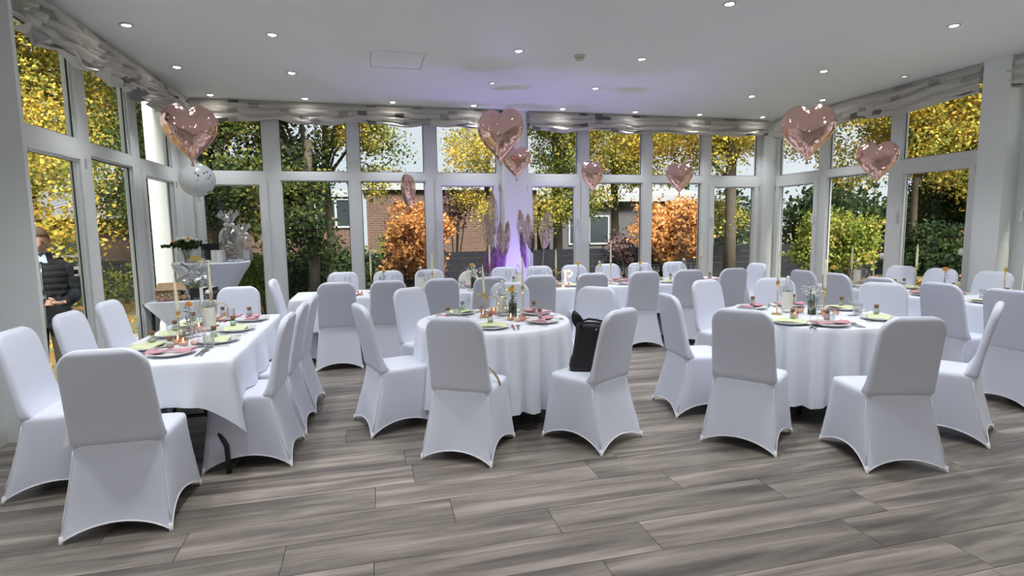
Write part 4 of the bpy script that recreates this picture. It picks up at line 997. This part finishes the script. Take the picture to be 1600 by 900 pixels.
for i, (x, y, h, ex_) in enumerate(((5.70, 5.55, .22, 'ring'), (5.80, 4.80, .26, None), (5.72, 3.86, .30, None))):
    candle(x, y, h, '%s from the far end on the right table' % ORD[i], ex_, -.8)

def flower_head(mb, c, r, kind):
    if kind == 'rose':
        for lay, (op, hh, n) in enumerate(((1.0, .30, 7), (.78, .62, 6), (.50, .86, 5), (.24, .98, 4))):
            for k in range(n):                         # cupped petals, each ring more upright than the one outside it
                a = 2 * pi * k / n + lay * .55 + random.uniform(-.1, .1); ca_, sa_ = cos(a), sin(a); g = []
                for v_ in (0, .45, .8, 1):
                    rad_ = r * (.10 + op * v_ ** .8); zz = r * (-.35 + hh * v_ + (-.12 * v_ ** 3 if op > .6 else 0)); wd_ = r * (.16 + .36 * op) * (.45, 1, .95, .45)[(0, .45, .8, 1).index(v_)]
                    for u_ in (-1, 0, 1):
                        rr_ = rad_ - (abs(u_) * r * .10 * op); g.append((c[0] + ca_ * rr_ - sa_ * u_ * wd_, c[1] + sa_ * rr_ + ca_ * u_ * wd_, c[2] + zz + abs(u_) * r * .06))
                mb.add(g, [(q * 3 + p, q * 3 + p + 1, q * 3 + p + 4, q * 3 + p + 3) for q in range(3) for p in range(2)], True)
        mb.sphere((c[0], c[1], c[2] - r * .25), (r * .35, r * .35, r * .3), 8, 5)
    else:
        for _ in range(26):
            d = Vector((random.gauss(0, 1), random.gauss(0, 1), random.gauss(0, .8))) * r * .6; mb.sphere((c[0] + d.x, c[1] + d.y, c[2] + d.z), r * .13, 5, 4)
def flowers(parent, stems, zb, col=('yellow',)):
    """stems: (dx,dy,height,r,kind,matname)"""
    s_ = MB(); lf = MB()
    for dx, dy, h, r, kind, mn in stems:
        s_.tube([(dx * .15, dy * .15, zb), (dx * .6, dy * .6, (zb + h) * .55), (dx, dy, h - r * .3)], .0025, 5)
        for k in range(4):
            t = .45 + .13 * k; px, py, pz = dx * t, dy * t, zb + (h - zb) * t; a = random.random() * 6.28
            lf.add([(px, py, pz), (px + cos(a) * .022 - sin(a) * .008, py + sin(a) * .022 + cos(a) * .008, pz + .014), (px + cos(a) * .045, py + sin(a) * .045, pz + .012), (px + cos(a) * .022 + sin(a) * .008, py + sin(a) * .022 - cos(a) * .008, pz + .014)], [(0, 1, 2, 3)])
    s_.build('stems', MT['stem'], parent); lf.build('leaves', MT['leafgreen'], parent)
    for dx, dy, h, r, kind, mn in stems:
        f = MB(); flower_head(f, (dx, dy, h), r, kind); o = f.build('bloom' if kind == 'rose' else 'sprig', MT[mn], parent); o['kind'] = 'stuff'
def vase(x, y, where, kind, stems, z=None, col='clear vase', h=.12):
    z = Z if z is None else z
    e = empty('flower_vase', '%s with %s, %s' % (kind[0], kind[1], where), 'vase', (x, y, z), random.random(), 'small flower vases')
    if kind[0].startswith('green'):
        MB().lathe([(.030, 0), (.034, .004), (.034, h)], 18, cap1=False).build('glass', MT['greenglass'], e)
        MB().lathe([(.028, .004), (.030, .006), (.030, h * .72)], 14).build('water', MT['greenglass'], e)
    else:
        MB().lathe([(.026, 0), (.029, .004), (.029, h * .5), (.013, h * .85), (.012, h * 1.15), (.015, h * 1.18)], 18, cap1=False).build('glass', MT['clear'], e)
        if 'copper' in kind[0]: MB().lathe([(.0255, .003), (.028, .005), (.028, h * .48)], 14).build('copper_dip', MT['terracotta'], e)
    flowers(e, stems, .01)
    return e
vase(-1.33, 4.50, 'middle of the left table', ('clear copper-dipped bottle vase', 'a peach rose'), [(.0, .0, .225, .036, 'rose', 'peach'), (.02, .03, .17, .03, 'gyp', 'whiteflower'), (-.02, .02, .15, .03, 'gyp', 'whiteflower')])
vase(1.14, 4.52, 'middle round table', ('green glass vase', 'a peach and yellow rose'), [(-.03, .0, .235, .040, 'rose', 'yellow'), (.03, .02, .19, .04, 'gyp', 'whiteflower'), (-.05, .03, .18, .04, 'gyp', 'whiteflower'), (-.03, -.012, .262, .020, 'rose', 'peach')])
vase(3.54, 3.82, 'right round table', ('green glass vase', 'pale lilac sprigs'), [(.02, .02, .22, .055, 'gyp', 'purplefl'), (-.01, -.02, .19, .05, 'gyp', 'whiteflower'), (.05, -.01, .19, .045, 'gyp', 'purplefl')])
FV = [(.12, 6.82, ('clear bottle vase', 'a cream rose'), [(.0, 0, .25, .035, 'rose', 'yellow'), (-.05, .02, .20, .04, 'gyp', 'whiteflower')]),
      (1.20, 6.74, ('green vase', 'gypsophila and yellow rose'), [(-.02, 0, .30, .038, 'rose', 'yellow'), (.03, .02, .24, .06, 'gyp', 'whiteflower'), (-.04, .02, .23, .05, 'gyp', 'whiteflower'), (.0, -.03, .22, .05, 'gyp', 'whiteflower')]),
      (2.60, 6.80, ('copper-dipped vase', 'one yellow rose'), [(.0, 0, .27, .036, 'rose', 'yellow')]),
      (3.52, 6.86, ('copper-dipped vase', 'yellow rose and white sprigs'), [(.01, 0, .25, .034, 'rose', 'yellow'), (-.06, .02, .20, .04, 'gyp', 'whiteflower'), (.05, .02, .19, .04, 'gyp', 'whiteflower')])]
for i, (x, y, k, st) in enumerate(FV): vase(x, y, '%s from the left on the far table' % ORD[i], k, st, h=.14)
vase(5.98, 4.62, 'right table by the round sticker', ('clear bottle vase', 'a rust orange rose'), [(0, 0, .24, .042, 'rose', 'peach')])
vase(5.60, 5.72, 'far end of the right table', ('clear bottle vase', 'a big yellow leaf'), [(0, 0, .20, .05, 'rose', 'yellow'), (.03, .02, .15, .04, 'rose', 'leafgreen')])

def bottle(x, y, where, s_=1.0, led=False, ribbon=False):
    e = empty('swing_top_bottle', 'clear swing-top bottle with a %s label, %s' % ('lit' if led else 'pale paper', where), 'bottle', (x, y, Z), random.random() - .5, 'labelled swing-top bottles'); e.scale = (s_, s_, s_)
    MB().lathe([(.036, 0), (.041, .006), (.042, .19), (.038, .215), (.018, .245), (.0145, .275), (.017, .278), (.016, .29)], 20, cap1=False).build('glass', MT['clear'], e)
    MB().lathe([(.0428, .03), (.0430, .032), (.0430, .178), (.0428, .18)], 20, cap0=False, cap1=False).build('paper_label', MT['ivory'], e)
    MB().lathe([(.012, .284), (.017, .290), (.015, .305), (.006, .312)], 12).build('stopper', MT['china'], e)
    MB().tube([(-.017, 0, .255), (-.024, 0, .272), (-.020, 0, .298), (0, 0, .314), (.020, 0, .298), (.024, 0, .272), (.017, 0, .255)], .0016, 5).tube([(.024, 0, .272), (.033, .008, .235), (.033, -.008, .235), (.024, 0, .272)], .0014, 5).build('wire_clasp', MT['chrome'], e)
    if led:
        for k in range(12):
            a = k * 2.4; MB().sphere((.047 * cos(a), .047 * sin(a), .03 + .02 * k), .0035, 6, 4).build('fairy_light', MT['bulb'], e)
    if ribbon:
        r = MB(); [r.sphere((sx * .02, -.012, .262), (.018, .008, .014), 7, 5) for sx in (-1, 1)]; r.tube([(0, -.014, .262), (.015, -.02, .225)], .005, 5); r.build('yellow_ribbon', MT['yellow'], e)
bottle(-1.24, 4.66, 'left table'); bottle(1.07, 4.62, 'middle round table', .98, True); bottle(3.44, 3.99, 'right round table')
for i, x in enumerate((.56, 1.80, 2.92, 4.18)): bottle(x, 6.84, '%s from the left on the far table' % ORD[i], .95, False, i == 2)
bottle(5.86, 5.62, 'far end of the right table', .95, False, True)

tl_glass = MB().lathe([(.024, 0), (.028, .003), (.033, .05), (.031, .05), (.025, .008), (.01, .006)], 18, cap1=True).mesh('glass', MT['pinkglass'])
tl_wax = MB().lathe([(.023, .008), (.026, .01), (.027, .024), (.01, .024)], 14).mesh('wax', MT['taper'])
tl_flame = MB().lathe([(.001, .026), (.0055, .034), (.004, .044), (.0008, .056)], 8).mesh('flame', MT['flame'])
def tealight(x, y, where, lit=True):
    e = empty('tealight', '%s tealight in pink glass, %s' % ('lit' if lit else 'unlit', where), 'tealight', (x, y, Z), 0, 'pink glass tealights')
    link('glass', tl_glass, e); link('wax', tl_wax, e)
    if lit: link('flame', tl_flame, e)
TL = [(-1.25, 4.06, 'front of the left table', 1), (-1.31, 4.15, 'left table beside the front candlestick', 1), (-1.33, 4.70, 'left table beside the bottle', 1),
      (1.08, 4.36, 'middle round table before the green vase', 1), (1.02, 4.74, 'back of the middle round table', 1), (1.16, 4.29, 'front of the middle round table', 0),
      (3.30, 3.74, 'front left of the right round table', 1), (3.57, 3.71, 'right round table below the ring candlestick', 1), (3.72, 3.76, 'right of the right round table', 0), (3.52, 3.93, 'right round table behind the green vase', 0),
      (.38, 6.62, 'far table, first from the left', 1), (-.16, 6.60, 'far table, left end', 1), (.98, 6.62, 'far table, second from the left', 1), (1.98, 6.72, 'far table before the pillar', 1), (2.36, 6.56, 'far table before the letter lamp', 1), (3.18, 6.86, 'far table beside the flutes', 0), (4.05, 6.60, 'right end of the far table', 0)]
for x, y, w_, l_ in TL: tealight(x, y, w_, l_)
# scattered copper rocks and tea roses between the lights on the round tables
for i, (x, y, w_) in enumerate(((1.11, 4.27, 'front of the middle round table'), (1.22, 4.30, 'middle round table beside the tall candlestick'), (1.04, 4.68, 'middle round table behind the love heart'), (3.25, 3.68, 'front of the right round table'), (3.62, 3.92, 'right round table behind the ring'), (-1.20, 4.10, 'front of the left table'), (-1.30, 4.60, 'left table beside the vase'))):
    b = MB(); b.sphere((0, 0, .014), (.026, .020, .015), 8, 6); b.sphere((.03, .01, .011), (.016, .016, .012), 8, 6); o = b.build('decor_stone', mat('pale pink stone', (.72, .45, .38), .5) if i == 0 else bpy.data.materials['pale pink stone'], None, (x, y, Z), (0, 0, i)); tag(o, 'pale pink decorative stone, ' + w_, 'stone', 'pale pink decorative stones')

# light-up letter P
P_ = empty('marquee_letter', 'white light-up letter P standing on the far table', 'letter lamp', (2.46, 6.80, Z), 0)
m = MB(); m.box(-.065, -.022, -.02, .02, 0, .20)
pts = [(-.022, .20)] + [(.022 + .045 * sin(a), .148 + .052 * cos(a)) for a in [pi * k / 10 for k in range(11)]] + [(-.022, .096)]
inn = [(-.022, .160)] + [(.018 + .014 * sin(a), .148 + .013 * cos(a)) for a in [pi * k / 10 for k in range(11)]] + [(-.022, .135)]
n_ = len(pts); m.add([(x, d, z) for d in (-.02, .02) for x, z in pts] + [(x, d, z) for d in (-.02, .02) for x, z in inn], [(i, i + 1, 2 * n_ + i + 1, 2 * n_ + i) for i in range(n_ - 1)] + [(n_ + i + 1, n_ + i, 3 * n_ + i, 3 * n_ + i + 1) for i in range(n_ - 1)] + [(i + 1, i, n_ + i, n_ + i + 1) for i in range(n_ - 1)] + [(2 * n_ + i, 2 * n_ + i + 1, 3 * n_ + i + 1, 3 * n_ + i) for i in range(n_ - 1)])
m.build('letter_box', MT['china'], P_)
for x, z in ((-.044, .018), (-.044, .062), (-.044, .108), (-.044, .150), (-.044, .184), (.012, .184), (.050, .148), (.014, .110)): MB().sphere((x, -.026, z), .010, 8, 6).build('bulb', MT['bulb'], P_)
# wooden name blocks on the far table
for i, x in enumerate((2.13, 2.20, 2.27)):
    o = MB().box(-.03, .03, -.02, .02, 0, .035).build('wooden_block', MT['wood'], None, (x, 6.60, Z)); tag(o, 'small wooden block beside the letter lamp, %s from the left' % ORD[i], 'block', 'small wooden blocks')
# bread basket at the right table
b = empty('bread_basket', 'low round basket of rust coloured leaves on the right table', 'basket', (5.92, 5.26, Z)); MB().lathe([(.07, 0), (.10, .05), (.095, .05), (.065, .008), (.01, .006)], 20).build('basket', MT['wood'], b)
leafobj('leaves', RNG.normal(size=(120, 3)) * (.05, .05, .012) + (0, 0, .055), .045, MT['l_orange'], b)

# ---------------------------------------------------------------- gift tables in the corner
HT = empty('high_table', 'round high table in a tight white stretch cover', 'table', (-1.98, 7.72, 0))
MB().lathe([(.43, 1.085), (.445, 1.09), (.445, 1.112), (.44, 1.118)], 40).build('tabletop', MT['cover'], HT)
m = MB(); rg = []
for z, r in ((1.10, .447), (1.05, .43), (.95, .36), (.8, .28), (.6, .22), (.45, .20), (.3, .21), (.15, .26), (.06, .31), (.02, .33)):
    rg.append([(r * (1 + .10 * (1 - z) * cos(4 * 2 * pi * k / 48) * (z < .5)) * cos(2 * pi * k / 48), r * (1 + .10 * (1 - z) * cos(4 * 2 * pi * k / 48) * (z < .5)) * sin(2 * pi * k / 48), z) for k in range(48)])
m.rings(rg, cap0=False, cap1=False); m.build('stretch_cover', MT['cover'], HT)
MB().lathe([(.04, .02), (.04, 1.08)], 12).build('pedestal', MT['black'], HT)
G1 = 1.118
e = empty('bouquet', 'peach and white bouquet in a slim clear vase on the high table', 'bouquet', (-2.24, 7.66, G1))
MB().lathe([(.035, 0), (.037, .004), (.030, .10), (.036, .18)], 18, cap1=False).build('glass', MT['clear'], e); MB().lathe([(.030, .004), (.028, .10), (.030, .14)], 14).build('water', MT['greenglass'], e)
st = []
for k in range(13):
    a = k * 2.4; r = .035 + .095 * sqrt(k / 13); st.append((r * cos(a), r * sin(a), .30 - .05 * (k / 13) ** 1.5, .034, 'rose', ('peach', 'whiteflower', 'whiteflower')[k % 3]))
flowers(e, st, .02); leafobj('foliage', RNG.normal(size=(150, 3)) * (.085, .085, .022) + (0, 0, .225), .075, MT['l_hedge'], e)
def cello(name, x, y, z, r, h, label, inner):
    e = empty(name, label, 'gift', (x, y, z)); m = MB(); rg = []
    for t in range(15):
        s_ = t / 14; zz = h * s_; rr = r * (1 + .1 * sin(pi * s_ / .6)) if s_ < .6 else r * (.22 + .78 * (1 - (s_ - .6) / .14) ** 1.2) if s_ < .74 else r * (.22 + .75 * ((s_ - .74) / .26) ** 1.3)
        rg.append([(rr * (1 + (.04 + .22 * s_ * s_) * sin(7 * 2 * pi * k / 40 + 9 * s_)) * cos(2 * pi * k / 40), rr * (1 + (.04 + .22 * s_ * s_) * sin(7 * 2 * pi * k / 40 + 9 * s_)) * sin(2 * pi * k / 40), zz + .03 * s_ * sin(5 * 2 * pi * k / 40)) for k in range(40)])
    m.rings(rg, cap0=True, cap1=False); m.build('cellophane', MT['cello'], e)
    inner(e); rb = MB(); rb.lathe([(r * .24, h * .72), (r * .26, h * .74), (r * .24, h * .76)], 14, cap0=False, cap1=False)
    for sx in (-1, 1): rb.sphere((sx * .035, -.02, h * .75), (.032, .012, .022), 8, 5)
    rb.build('ribbon', MT['paper'], e)
def inner_cookies(e):
    for k in range(16): a = k * 2.4; MB().lathe([(.03, 0), (.034, .008), (.03, .016)], 10).build('biscuit', MT['wood'] if k % 3 else MT['paper'], e, (.045 * cos(a) * sqrt(k / 16), .045 * sin(a) * sqrt(k / 16), .02 + .014 * k), (random.uniform(-.6, .6), random.uniform(-.6, .6), a))
cello('gift_bag', -1.72, 7.60, G1, .115, .62, 'tall cellophane gift bag of biscuits on the high table', inner_cookies)
def inner_b(e):
    MB().box(-.05, .05, -.04, .04, .01, .13).build('box', MT['paper'], e)
cello('gift_bag', -1.62, 7.86, G1, .085, .46, 'smaller cellophane gift bag behind the biscuits', inner_b)
# clear acrylic card box, framed cards, white bow
e = empty('card_box', 'clear acrylic card box with a gold plate on the high table', 'box', (-2.10, 7.56, G1)); 
m = MB(); m.rings([rrect(.10, .07, .004, 1, z) for z in (.0, .15)], cap0=True, cap1=True, smooth=False); m.build('box', MT['cello'], e); MB().box(-.06, .06, -.073, -.071, .03, .085).build('gold_plate', MT['gold'], e); MB().box(-.085, .085, -.055, .055, .003, .05).build('cards', MT['ivory'], e)
e = empty('dark_tray', 'dark serving tray lid propped behind the card box', 'tray', (-1.98, 7.86, G1)); MB().box(-.15, .15, -.01, .01, 0, .21).build('board', MT['leather'], e); MB().box(-.16, .16, -.016, .016, .205, .225).build('rim', MT['leather'], e)
for i, (x, y, lab) in enumerate(((-1.90, 7.55, 'white folded card standing beside the acrylic box'), (-1.82, 7.52, 'white folded card with grey script beside the biscuits'))):
    e = empty('greeting_card', lab, 'card', (x, y, G1), .2 * i - .2); MB().box(-.045, .045, -.001, .001, 0, .15).build('front', MT['paper'], e); MB().add([(-.045, 0, 0.0), (-.045, .05, 0), (-.045, .05, .15), (-.045, 0, .15)], [(0, 1, 2, 3)]).build('fold', MT['paper'], e)
e = empty('ribbon_bow', 'ivory ribbon bow hanging over the high table edge', 'bow', (-1.96, 7.32, G1 + .01)); m = MB(); m.sphere((0, 0, 0), .014, 8, 6)
for sx in (-1, 1): m.sphere((sx * .04, 0, .012), (.036, .014, .02), 8, 6); m.tube([(0, 0, 0), (sx * .025, -.012, -.05), (sx * .035, -.01, -.1)], .006, 5)
m.build('loops', MT['taper'], e)
# low square gift table with a diagonal cloth
LT = empty('side_table', 'low square gift table beside the high table', 'table', (-2.02, 7.0, 0)); MB().box(-.36, .36, -.33, .33, .70, .735).build('tabletop', MT['darkwood'], LT)
for sx in (-1, 1):
    for sy in (-1, 1): MB().tube([(sx * .32, sy * .29, .70), (sx * .33, sy * .30, 0)], .018, 8).build('leg', MT['black'], LT)
m = MB()
def flap(pts, drop): pass
T0 = [(-.37, -.34), (.37, -.34), (.37, .34), (-.37, .34)]; zt = .740
m.add([(x, y, zt) for x, y in T0], [(0, 1, 2, 3)])
for k in range(4):
    a, b = T0[k], T0[(k + 1) % 4]; n = 12; nx, ny = (b[1] - a[1]), -(b[0] - a[0]); l = hypot(nx, ny); nx /= l; ny /= l
    topr = [(a[0] + (b[0] - a[0]) * i / n, a[1] + (b[1] - a[1]) * i / n) for i in range(n + 1)]; rows = []
    for s_ in (0, .33, .66, 1):
        rows.append([(p[0] + nx * (.005 + .02 * s_), p[1] + ny * (.005 + .02 * s_), zt - s_ * (.02 + .40 * (1 - abs(2 * i / n - 1)))) for i, p in enumerate(topr)])
    m.rings(rows, closed=False, cap0=False, cap1=False, smooth=False)
o = m.build('tablecloth', MT['cloth'], None, (-2.02, 7.0, 0)); tag(o, 'white cloth laid diagonally over the low gift table', 'tablecloth', 'white table linen')
G0 = .742
e = empty('gingerbread_house', 'wooden slice house gift with striped roof on the low table', 'gift', (-2.18, 6.83, G0), .2)
for k in range(9):
    x_ = -.12 + .06 * (k % 5); z_ = .035 + .055 * (k // 5); MB().lathe([(.030, -.05), (.032, -.045), (.032, .045), (.030, .05)], 10).build('log', MT['wood'], e, (x_, 0, z_), (pi / 2, 0, 0))
MB().add([(-.15, -.07, .12), (.15, -.07, .12), (.15, .07, .12), (-.15, .07, .12), (-.12, 0, .20), (.12, 0, .20)], [(0, 1, 5, 4), (2, 3, 4, 5), (0, 4, 3), (1, 2, 5)]).build('roof', MT['wood'], e)
for k in range(5): a = k * 1.3; MB().sphere((.12 * cos(a), .07 * sin(a), .02), .022, 7, 5).build('ornament', MT['pink'] if k % 2 else MT['wood'], e)
def inner_pl(e): leafobj('dried_flowers', RNG.normal(size=(90, 3)) * (.06, .05, .05) + (0, 0, .13), .05, MT['l_bush'], e)
cello('gift_basket', -1.99, 7.0, G0, .16, .38, 'wide cellophane basket of dried flowers on the low table', inner_pl)
e = empty('gift_box', 'black gift box tied with white ribbon on the low table', 'box', (-1.86, 6.86, G0), -.1); MB().box(-.12, .12, -.08, .08, 0, .13).build('box', MT['leather'], e); MB().box(-.018, .018, -.082, .082, -.001, .133).build('ribbon', MT['paper'], e); MB().box(.075, .095, -.082, .082, -.001, .133).build('ribbon', MT['paper'], e)
e = empty('plant_pot', 'small black pot under the rose on the low table', 'pot', (-1.74, 6.78, G0)); MB().lathe([(.05, 0), (.065, .10), (.06, .10), (.045, .02)], 16).build('pot', MT['leather'], e)

# ---------------------------------------------------------------- pampas bunches by the pillar
def pampas(name, x, y, label, stalks, vz=.45):
    e = empty(name, label, 'dried flowers', (x, y, 0), 0, 'pampas bunches by the violet pillar')
    MB().lathe([(.06, 0), (.075, .02), (.07, .25), (.045, .40), (.05, .45)], 20, cap1=False).build('floor_vase', MT['clear'], e)
    for i, (dx, dy, top, ln, w_, mn) in enumerate(stalks):
        p0, p1 = Vector((dx * .1, dy * .1, .03)), Vector((dx, dy, top)); q = p0.lerp(p1, 1 - ln / top)
        MB().tube([p0, p0.lerp(p1, .4), q], [.005, .004, .003], 5).build('stalk', MT['stem'] if i % 2 else MT['pampas'], e)
        ax = (p1 - q).normalized(); C = []; n = 620
        t = RNG.random(n); rad = 1.35 * w_ * np.sin(np.pi * np.clip(t * .93 + .05, 0, 1)) ** .8 * np.sqrt(RNG.random(n)); an = RNG.random(n) * 6.283
        sx_, sy_ = ax.orthogonal().normalized(), ax.cross(ax.orthogonal()).normalized()
        mb = MB()
        for k in range(n):
            c_ = q.lerp(p1, float(t[k])) + (sx_ * cos(an[k]) + sy_ * sin(an[k])) * float(rad[k]); d_ = (ax + (c_ - q.lerp(p1, float(t[k]))) * 6).normalized() * .055; s_ = d_.cross(Vector((cos(an[k]), sin(an[k]), .3))).normalized() * .005
            mb.add([c_ - s_, c_ + s_, c_ + d_], [(0, 1, 2)])
        o = mb.build('plume', MT[mn], e); o['kind'] = 'stuff'
pampas('pampas_bunch', 1.80, 8.02, 'pampas plumes left of the violet pillar', [(-.06, .03, 2.0, .62, .055, 'pampas'), (-.16, 0, 1.68, .58, .06, 'pampas'), (.05, .0, 1.55, .5, .05, 'pampas'), (.17, .02, 1.56, .5, .04, 'pampas'), (-.05, -.02, 1.18, .36, .06, 'purple'), (.06, .02, 1.16, .34, .06, 'purple'), (-.15, .0, 1.1, .3, .05, 'purple')])
pampas('pampas_bunch', 2.38, 8.02, 'pampas plumes right of the violet pillar', [(-.23, .0, 1.72, .55, .055, 'pampas'), (-.10, .02, 1.66, .5, .05, 'pampas'), (.20, .0, 1.70, .55, .075, 'pampas'), (-.22, -.02, 1.38, .5, .035, 'purple'), (-.05, 0, 1.4, .3, .03, 'leafgreen')])

# ---------------------------------------------------------------- handbag, strap
hb = empty('handbag', 'large black leather handbag standing on a white chair', 'handbag', (1.50, 3.63, .478), -.40)
m = MB(); rg = []
for t in range(10):
    s_ = t / 9; z = .325 * s_; w_ = .158 - .045 * s_ + (.012 if 0 < t < 3 else 0); d = .085 - .035 * s_
    rg.append([(p[0], p[1] + .004 * sin(5 * s_), z + (.018 * abs(p[0] / w_) ** 2 if t > 7 else 0)) for p in rrect(w_, d, .03, 4)])
rg.insert(0, [(p[0] * .92, p[1] * .9, -.0) for p in rrect(.158, .085, .03, 4)])
m.rings(rg); m.build('body', MT['leather'], hb)
for sy in (-1, 1):
    MB().tube([(-.08, sy * .05, .295), (-.085, sy * .06, .335), (-.03, sy * .075 - .02, .355), (.03, sy * .07 - .02, .35), (.085, sy * .06, .335), (.08, sy * .05, .295)], [.007, .008, .009, .009, .008, .007], 6).build('handle', MT['leather'], hb)
MB().rings([rrect(w_, .006, .004, 2, z, -.10 - .35 * (z - .33), .02) for w_, z in ((.03, .29), (.045, .34), (.035, .38), (.010, .42))]).build('flap', MT['leather'], hb)
k_ = MB(); [k_.sphere((x, -.052, .24), .007, 7, 5) for x in (-.09, .09)]; k_.sphere((.03, -.060, .30), (.012, .006, .012), 8, 6); k_.build('stud', MT['chrome'], hb)
MB().tube([(.03, -.06, .34), (.035, -.078, .29), (.03, -.082, .26)], .004, 5).build('charm_cord', MT['leather'], hb)
sb = empty('shoulder_bag', 'small black shoulder bag with a tan strap on a white chair', 'bag', (.62, 3.66, .478), face(.52, .855))
m = MB(); m.rings([rrect(w_, d, .02, 3, z) for w_, d, z in ((.10, .05, 0), (.11, .06, .02), (.10, .05, .07), (.06, .02, .085))]); m.build('body', MT['leather'], sb)
st = MB(); P0 = [(.08, .0, .07), (.13, -.01, .08), (.175, -.03, .055), (.205, -.03, .012), (.222, -.035, -.03)]; 
st.rings([[(x, y - .012, z), (x, y + .012, z), (x + .002, y + .012, z + .006), (x + .002, y - .012, z + .006)] for x, y, z in P0]); st.build('strap', MT['tan'], sb)

# ---------------------------------------------------------------- balloons
def heart_mesh(name, seed=0):
    rnd = random.Random(seed); n = 72; m = MB(); out = []
    for k in range(n):
        t = 2 * pi * k / n; out.append((14.4 * (.78 * sin(t) ** 3 + .22 * sin(t)) / 15.5, (14.2 * cos(t) - 3.0 * cos(2 * t) - 1.5 * cos(3 * t) - .5 * cos(4 * t) + 2.2) * 1.12 / 15.5))
    S_ = [1.035, 1.0, .965, .90, .80, .66, .5, .34, .18, .06]
    ph = [rnd.random() * 6.28 for _ in range(4)]
    def z_at(s_, k):
        if s_ > 1: return .004
        t = max(0, 1 - s_ ** 2.1) ** .52; w_ = .05 * sin(k * 2 * pi * 18 / n + ph[0]) * min(1, (1 - s_) * 8) * s_ ** 4
        return .004 + .40 * t + w_
    rings = [[(x * s_, z_at(s_, k) * sgn, y * s_ - .03 * (1 - s_)) for k, (x, y) in enumerate(out)] for sgn, S2 in ((1, S_[::-1]), (-1, S_)) for s_ in S2]
    m.rings(rings); return m.mesh(name, MT['foil'])
HM = heart_mesh('foil_heart')
tail_me = MB().add([(-.05, 0, -.98), (.05, 0, -.98), (.035, .01, -1.10), (.07, 0, -1.22), (-.07, 0, -1.22), (-.035, -.01, -1.10)], [(0, 1, 2, 5), (5, 2, 3, 4)]).mesh('tail', MT['foil'])
def heart(x, y, z, s_, rz, label, tilt=0.0, zend=.80):
    e = empty('heart_balloon', label, 'balloon', (x, y, z), rz, 'rose gold heart balloons'); e.rotation_euler = (tilt, 0, rz)
    a = link('foil_heart', HM, e); a.scale = (s_, s_, s_); b = link('tail', tail_me, e); b.scale = (s_, s_, s_)
    c_ = MB().tube([(0, 0, -1.05 * s_), (.012, .01, (-1.05 * s_ + zend - z) * .5), (0, 0, zend - z)], .0007, 4).build('ribbon', MT['foil'], e)
heart(-1.93, 7.05, 2.60, .30, .45, 'big heart balloon in the corner above the gift tables', .0, .755)
heart(1.53, 6.55, 2.585, .295, -.5, 'big heart balloon before the violet pillar')
heart(1.93, 7.35, 2.37, .20, -.35, 'small heart balloon touching the big one at the pillar')
heart(3.0, 7.28, 2.19, .195, .25, 'small heart balloon left of centre over the far table')
heart(4.36, 7.30, 2.18, .205, -.25, 'small heart balloon right over the far table')
heart(5.10, 5.69, 2.575, .305, -.62, 'big heart balloon before the right corner')
heart(5.90, 5.46, 2.22, .225, -.75, 'medium heart balloon over the right table')
heart(.50, 7.65, 2.01, .215, 1.25, 'small heart balloon turned edge-on before the brick house')
def print_mat():
    m, nt, P, N, L = nodes('white balloon with leaf print')
    t = N.new('ShaderNodeTexCoord'); v = N.new('ShaderNodeTexVoronoi'); v.inputs['Scale'].default_value = 24; n = N.new('ShaderNodeTexNoise'); n.inputs['Scale'].default_value = 5.5
    r1 = N.new('ShaderNodeValToRGB'); r1.color_ramp.elements[0].position = .30; r1.color_ramp.elements[0].color = (1, 1, 1, 1); r1.color_ramp.elements[1].position = .36; r1.color_ramp.elements[1].color = (0, 0, 0, 1)
    r2 = N.new('ShaderNodeValToRGB'); r2.color_ramp.elements[0].position = .52; r2.color_ramp.elements[1].position = .6
    ml = N.new('ShaderNodeMath'); ml.operation = 'MULTIPLY'; mx = N.new('ShaderNodeMix'); mx.data_type = 'RGBA'
    mx.inputs['A'].default_value = (.60, .63, .66, 1); mx.inputs['B'].default_value = (.10, .14, .09, 1)
    L.new(t.outputs['Object'], v.inputs['Vector']); L.new(t.outputs['Object'], n.inputs['Vector']); L.new(v.outputs['Distance'], r1.inputs['Fac']); L.new(n.outputs['Fac'], r2.inputs['Fac'])
    L.new(r1.outputs[0], ml.inputs[0]); L.new(r2.outputs[0], ml.inputs[1]); L.new(ml.outputs[0], mx.inputs['Factor']); L.new(mx.outputs['Result'], P.inputs['Base Color'])
    P.inputs['Roughness'].default_value = .22; return m
rb_ = empty('round_balloon', 'round white balloon with a dark leaf print below the corner heart', 'balloon', (-2.05, 7.62, 2.13))
m = MB(); m.sphere((0, 0, 0), (.205, .15, .205), 28, 18); m.build('envelope', print_mat(), rb_); MB().lathe([(.012, -.205), (.02, -.235), (.022, -.26)], 10).build('neck', MT['cello'], rb_)
MB().tube([(0, 0, -.24), (.01, 0, -.6), (0, 0, -1.0)], .0007, 4).build('ribbon', MT['paper'], rb_)
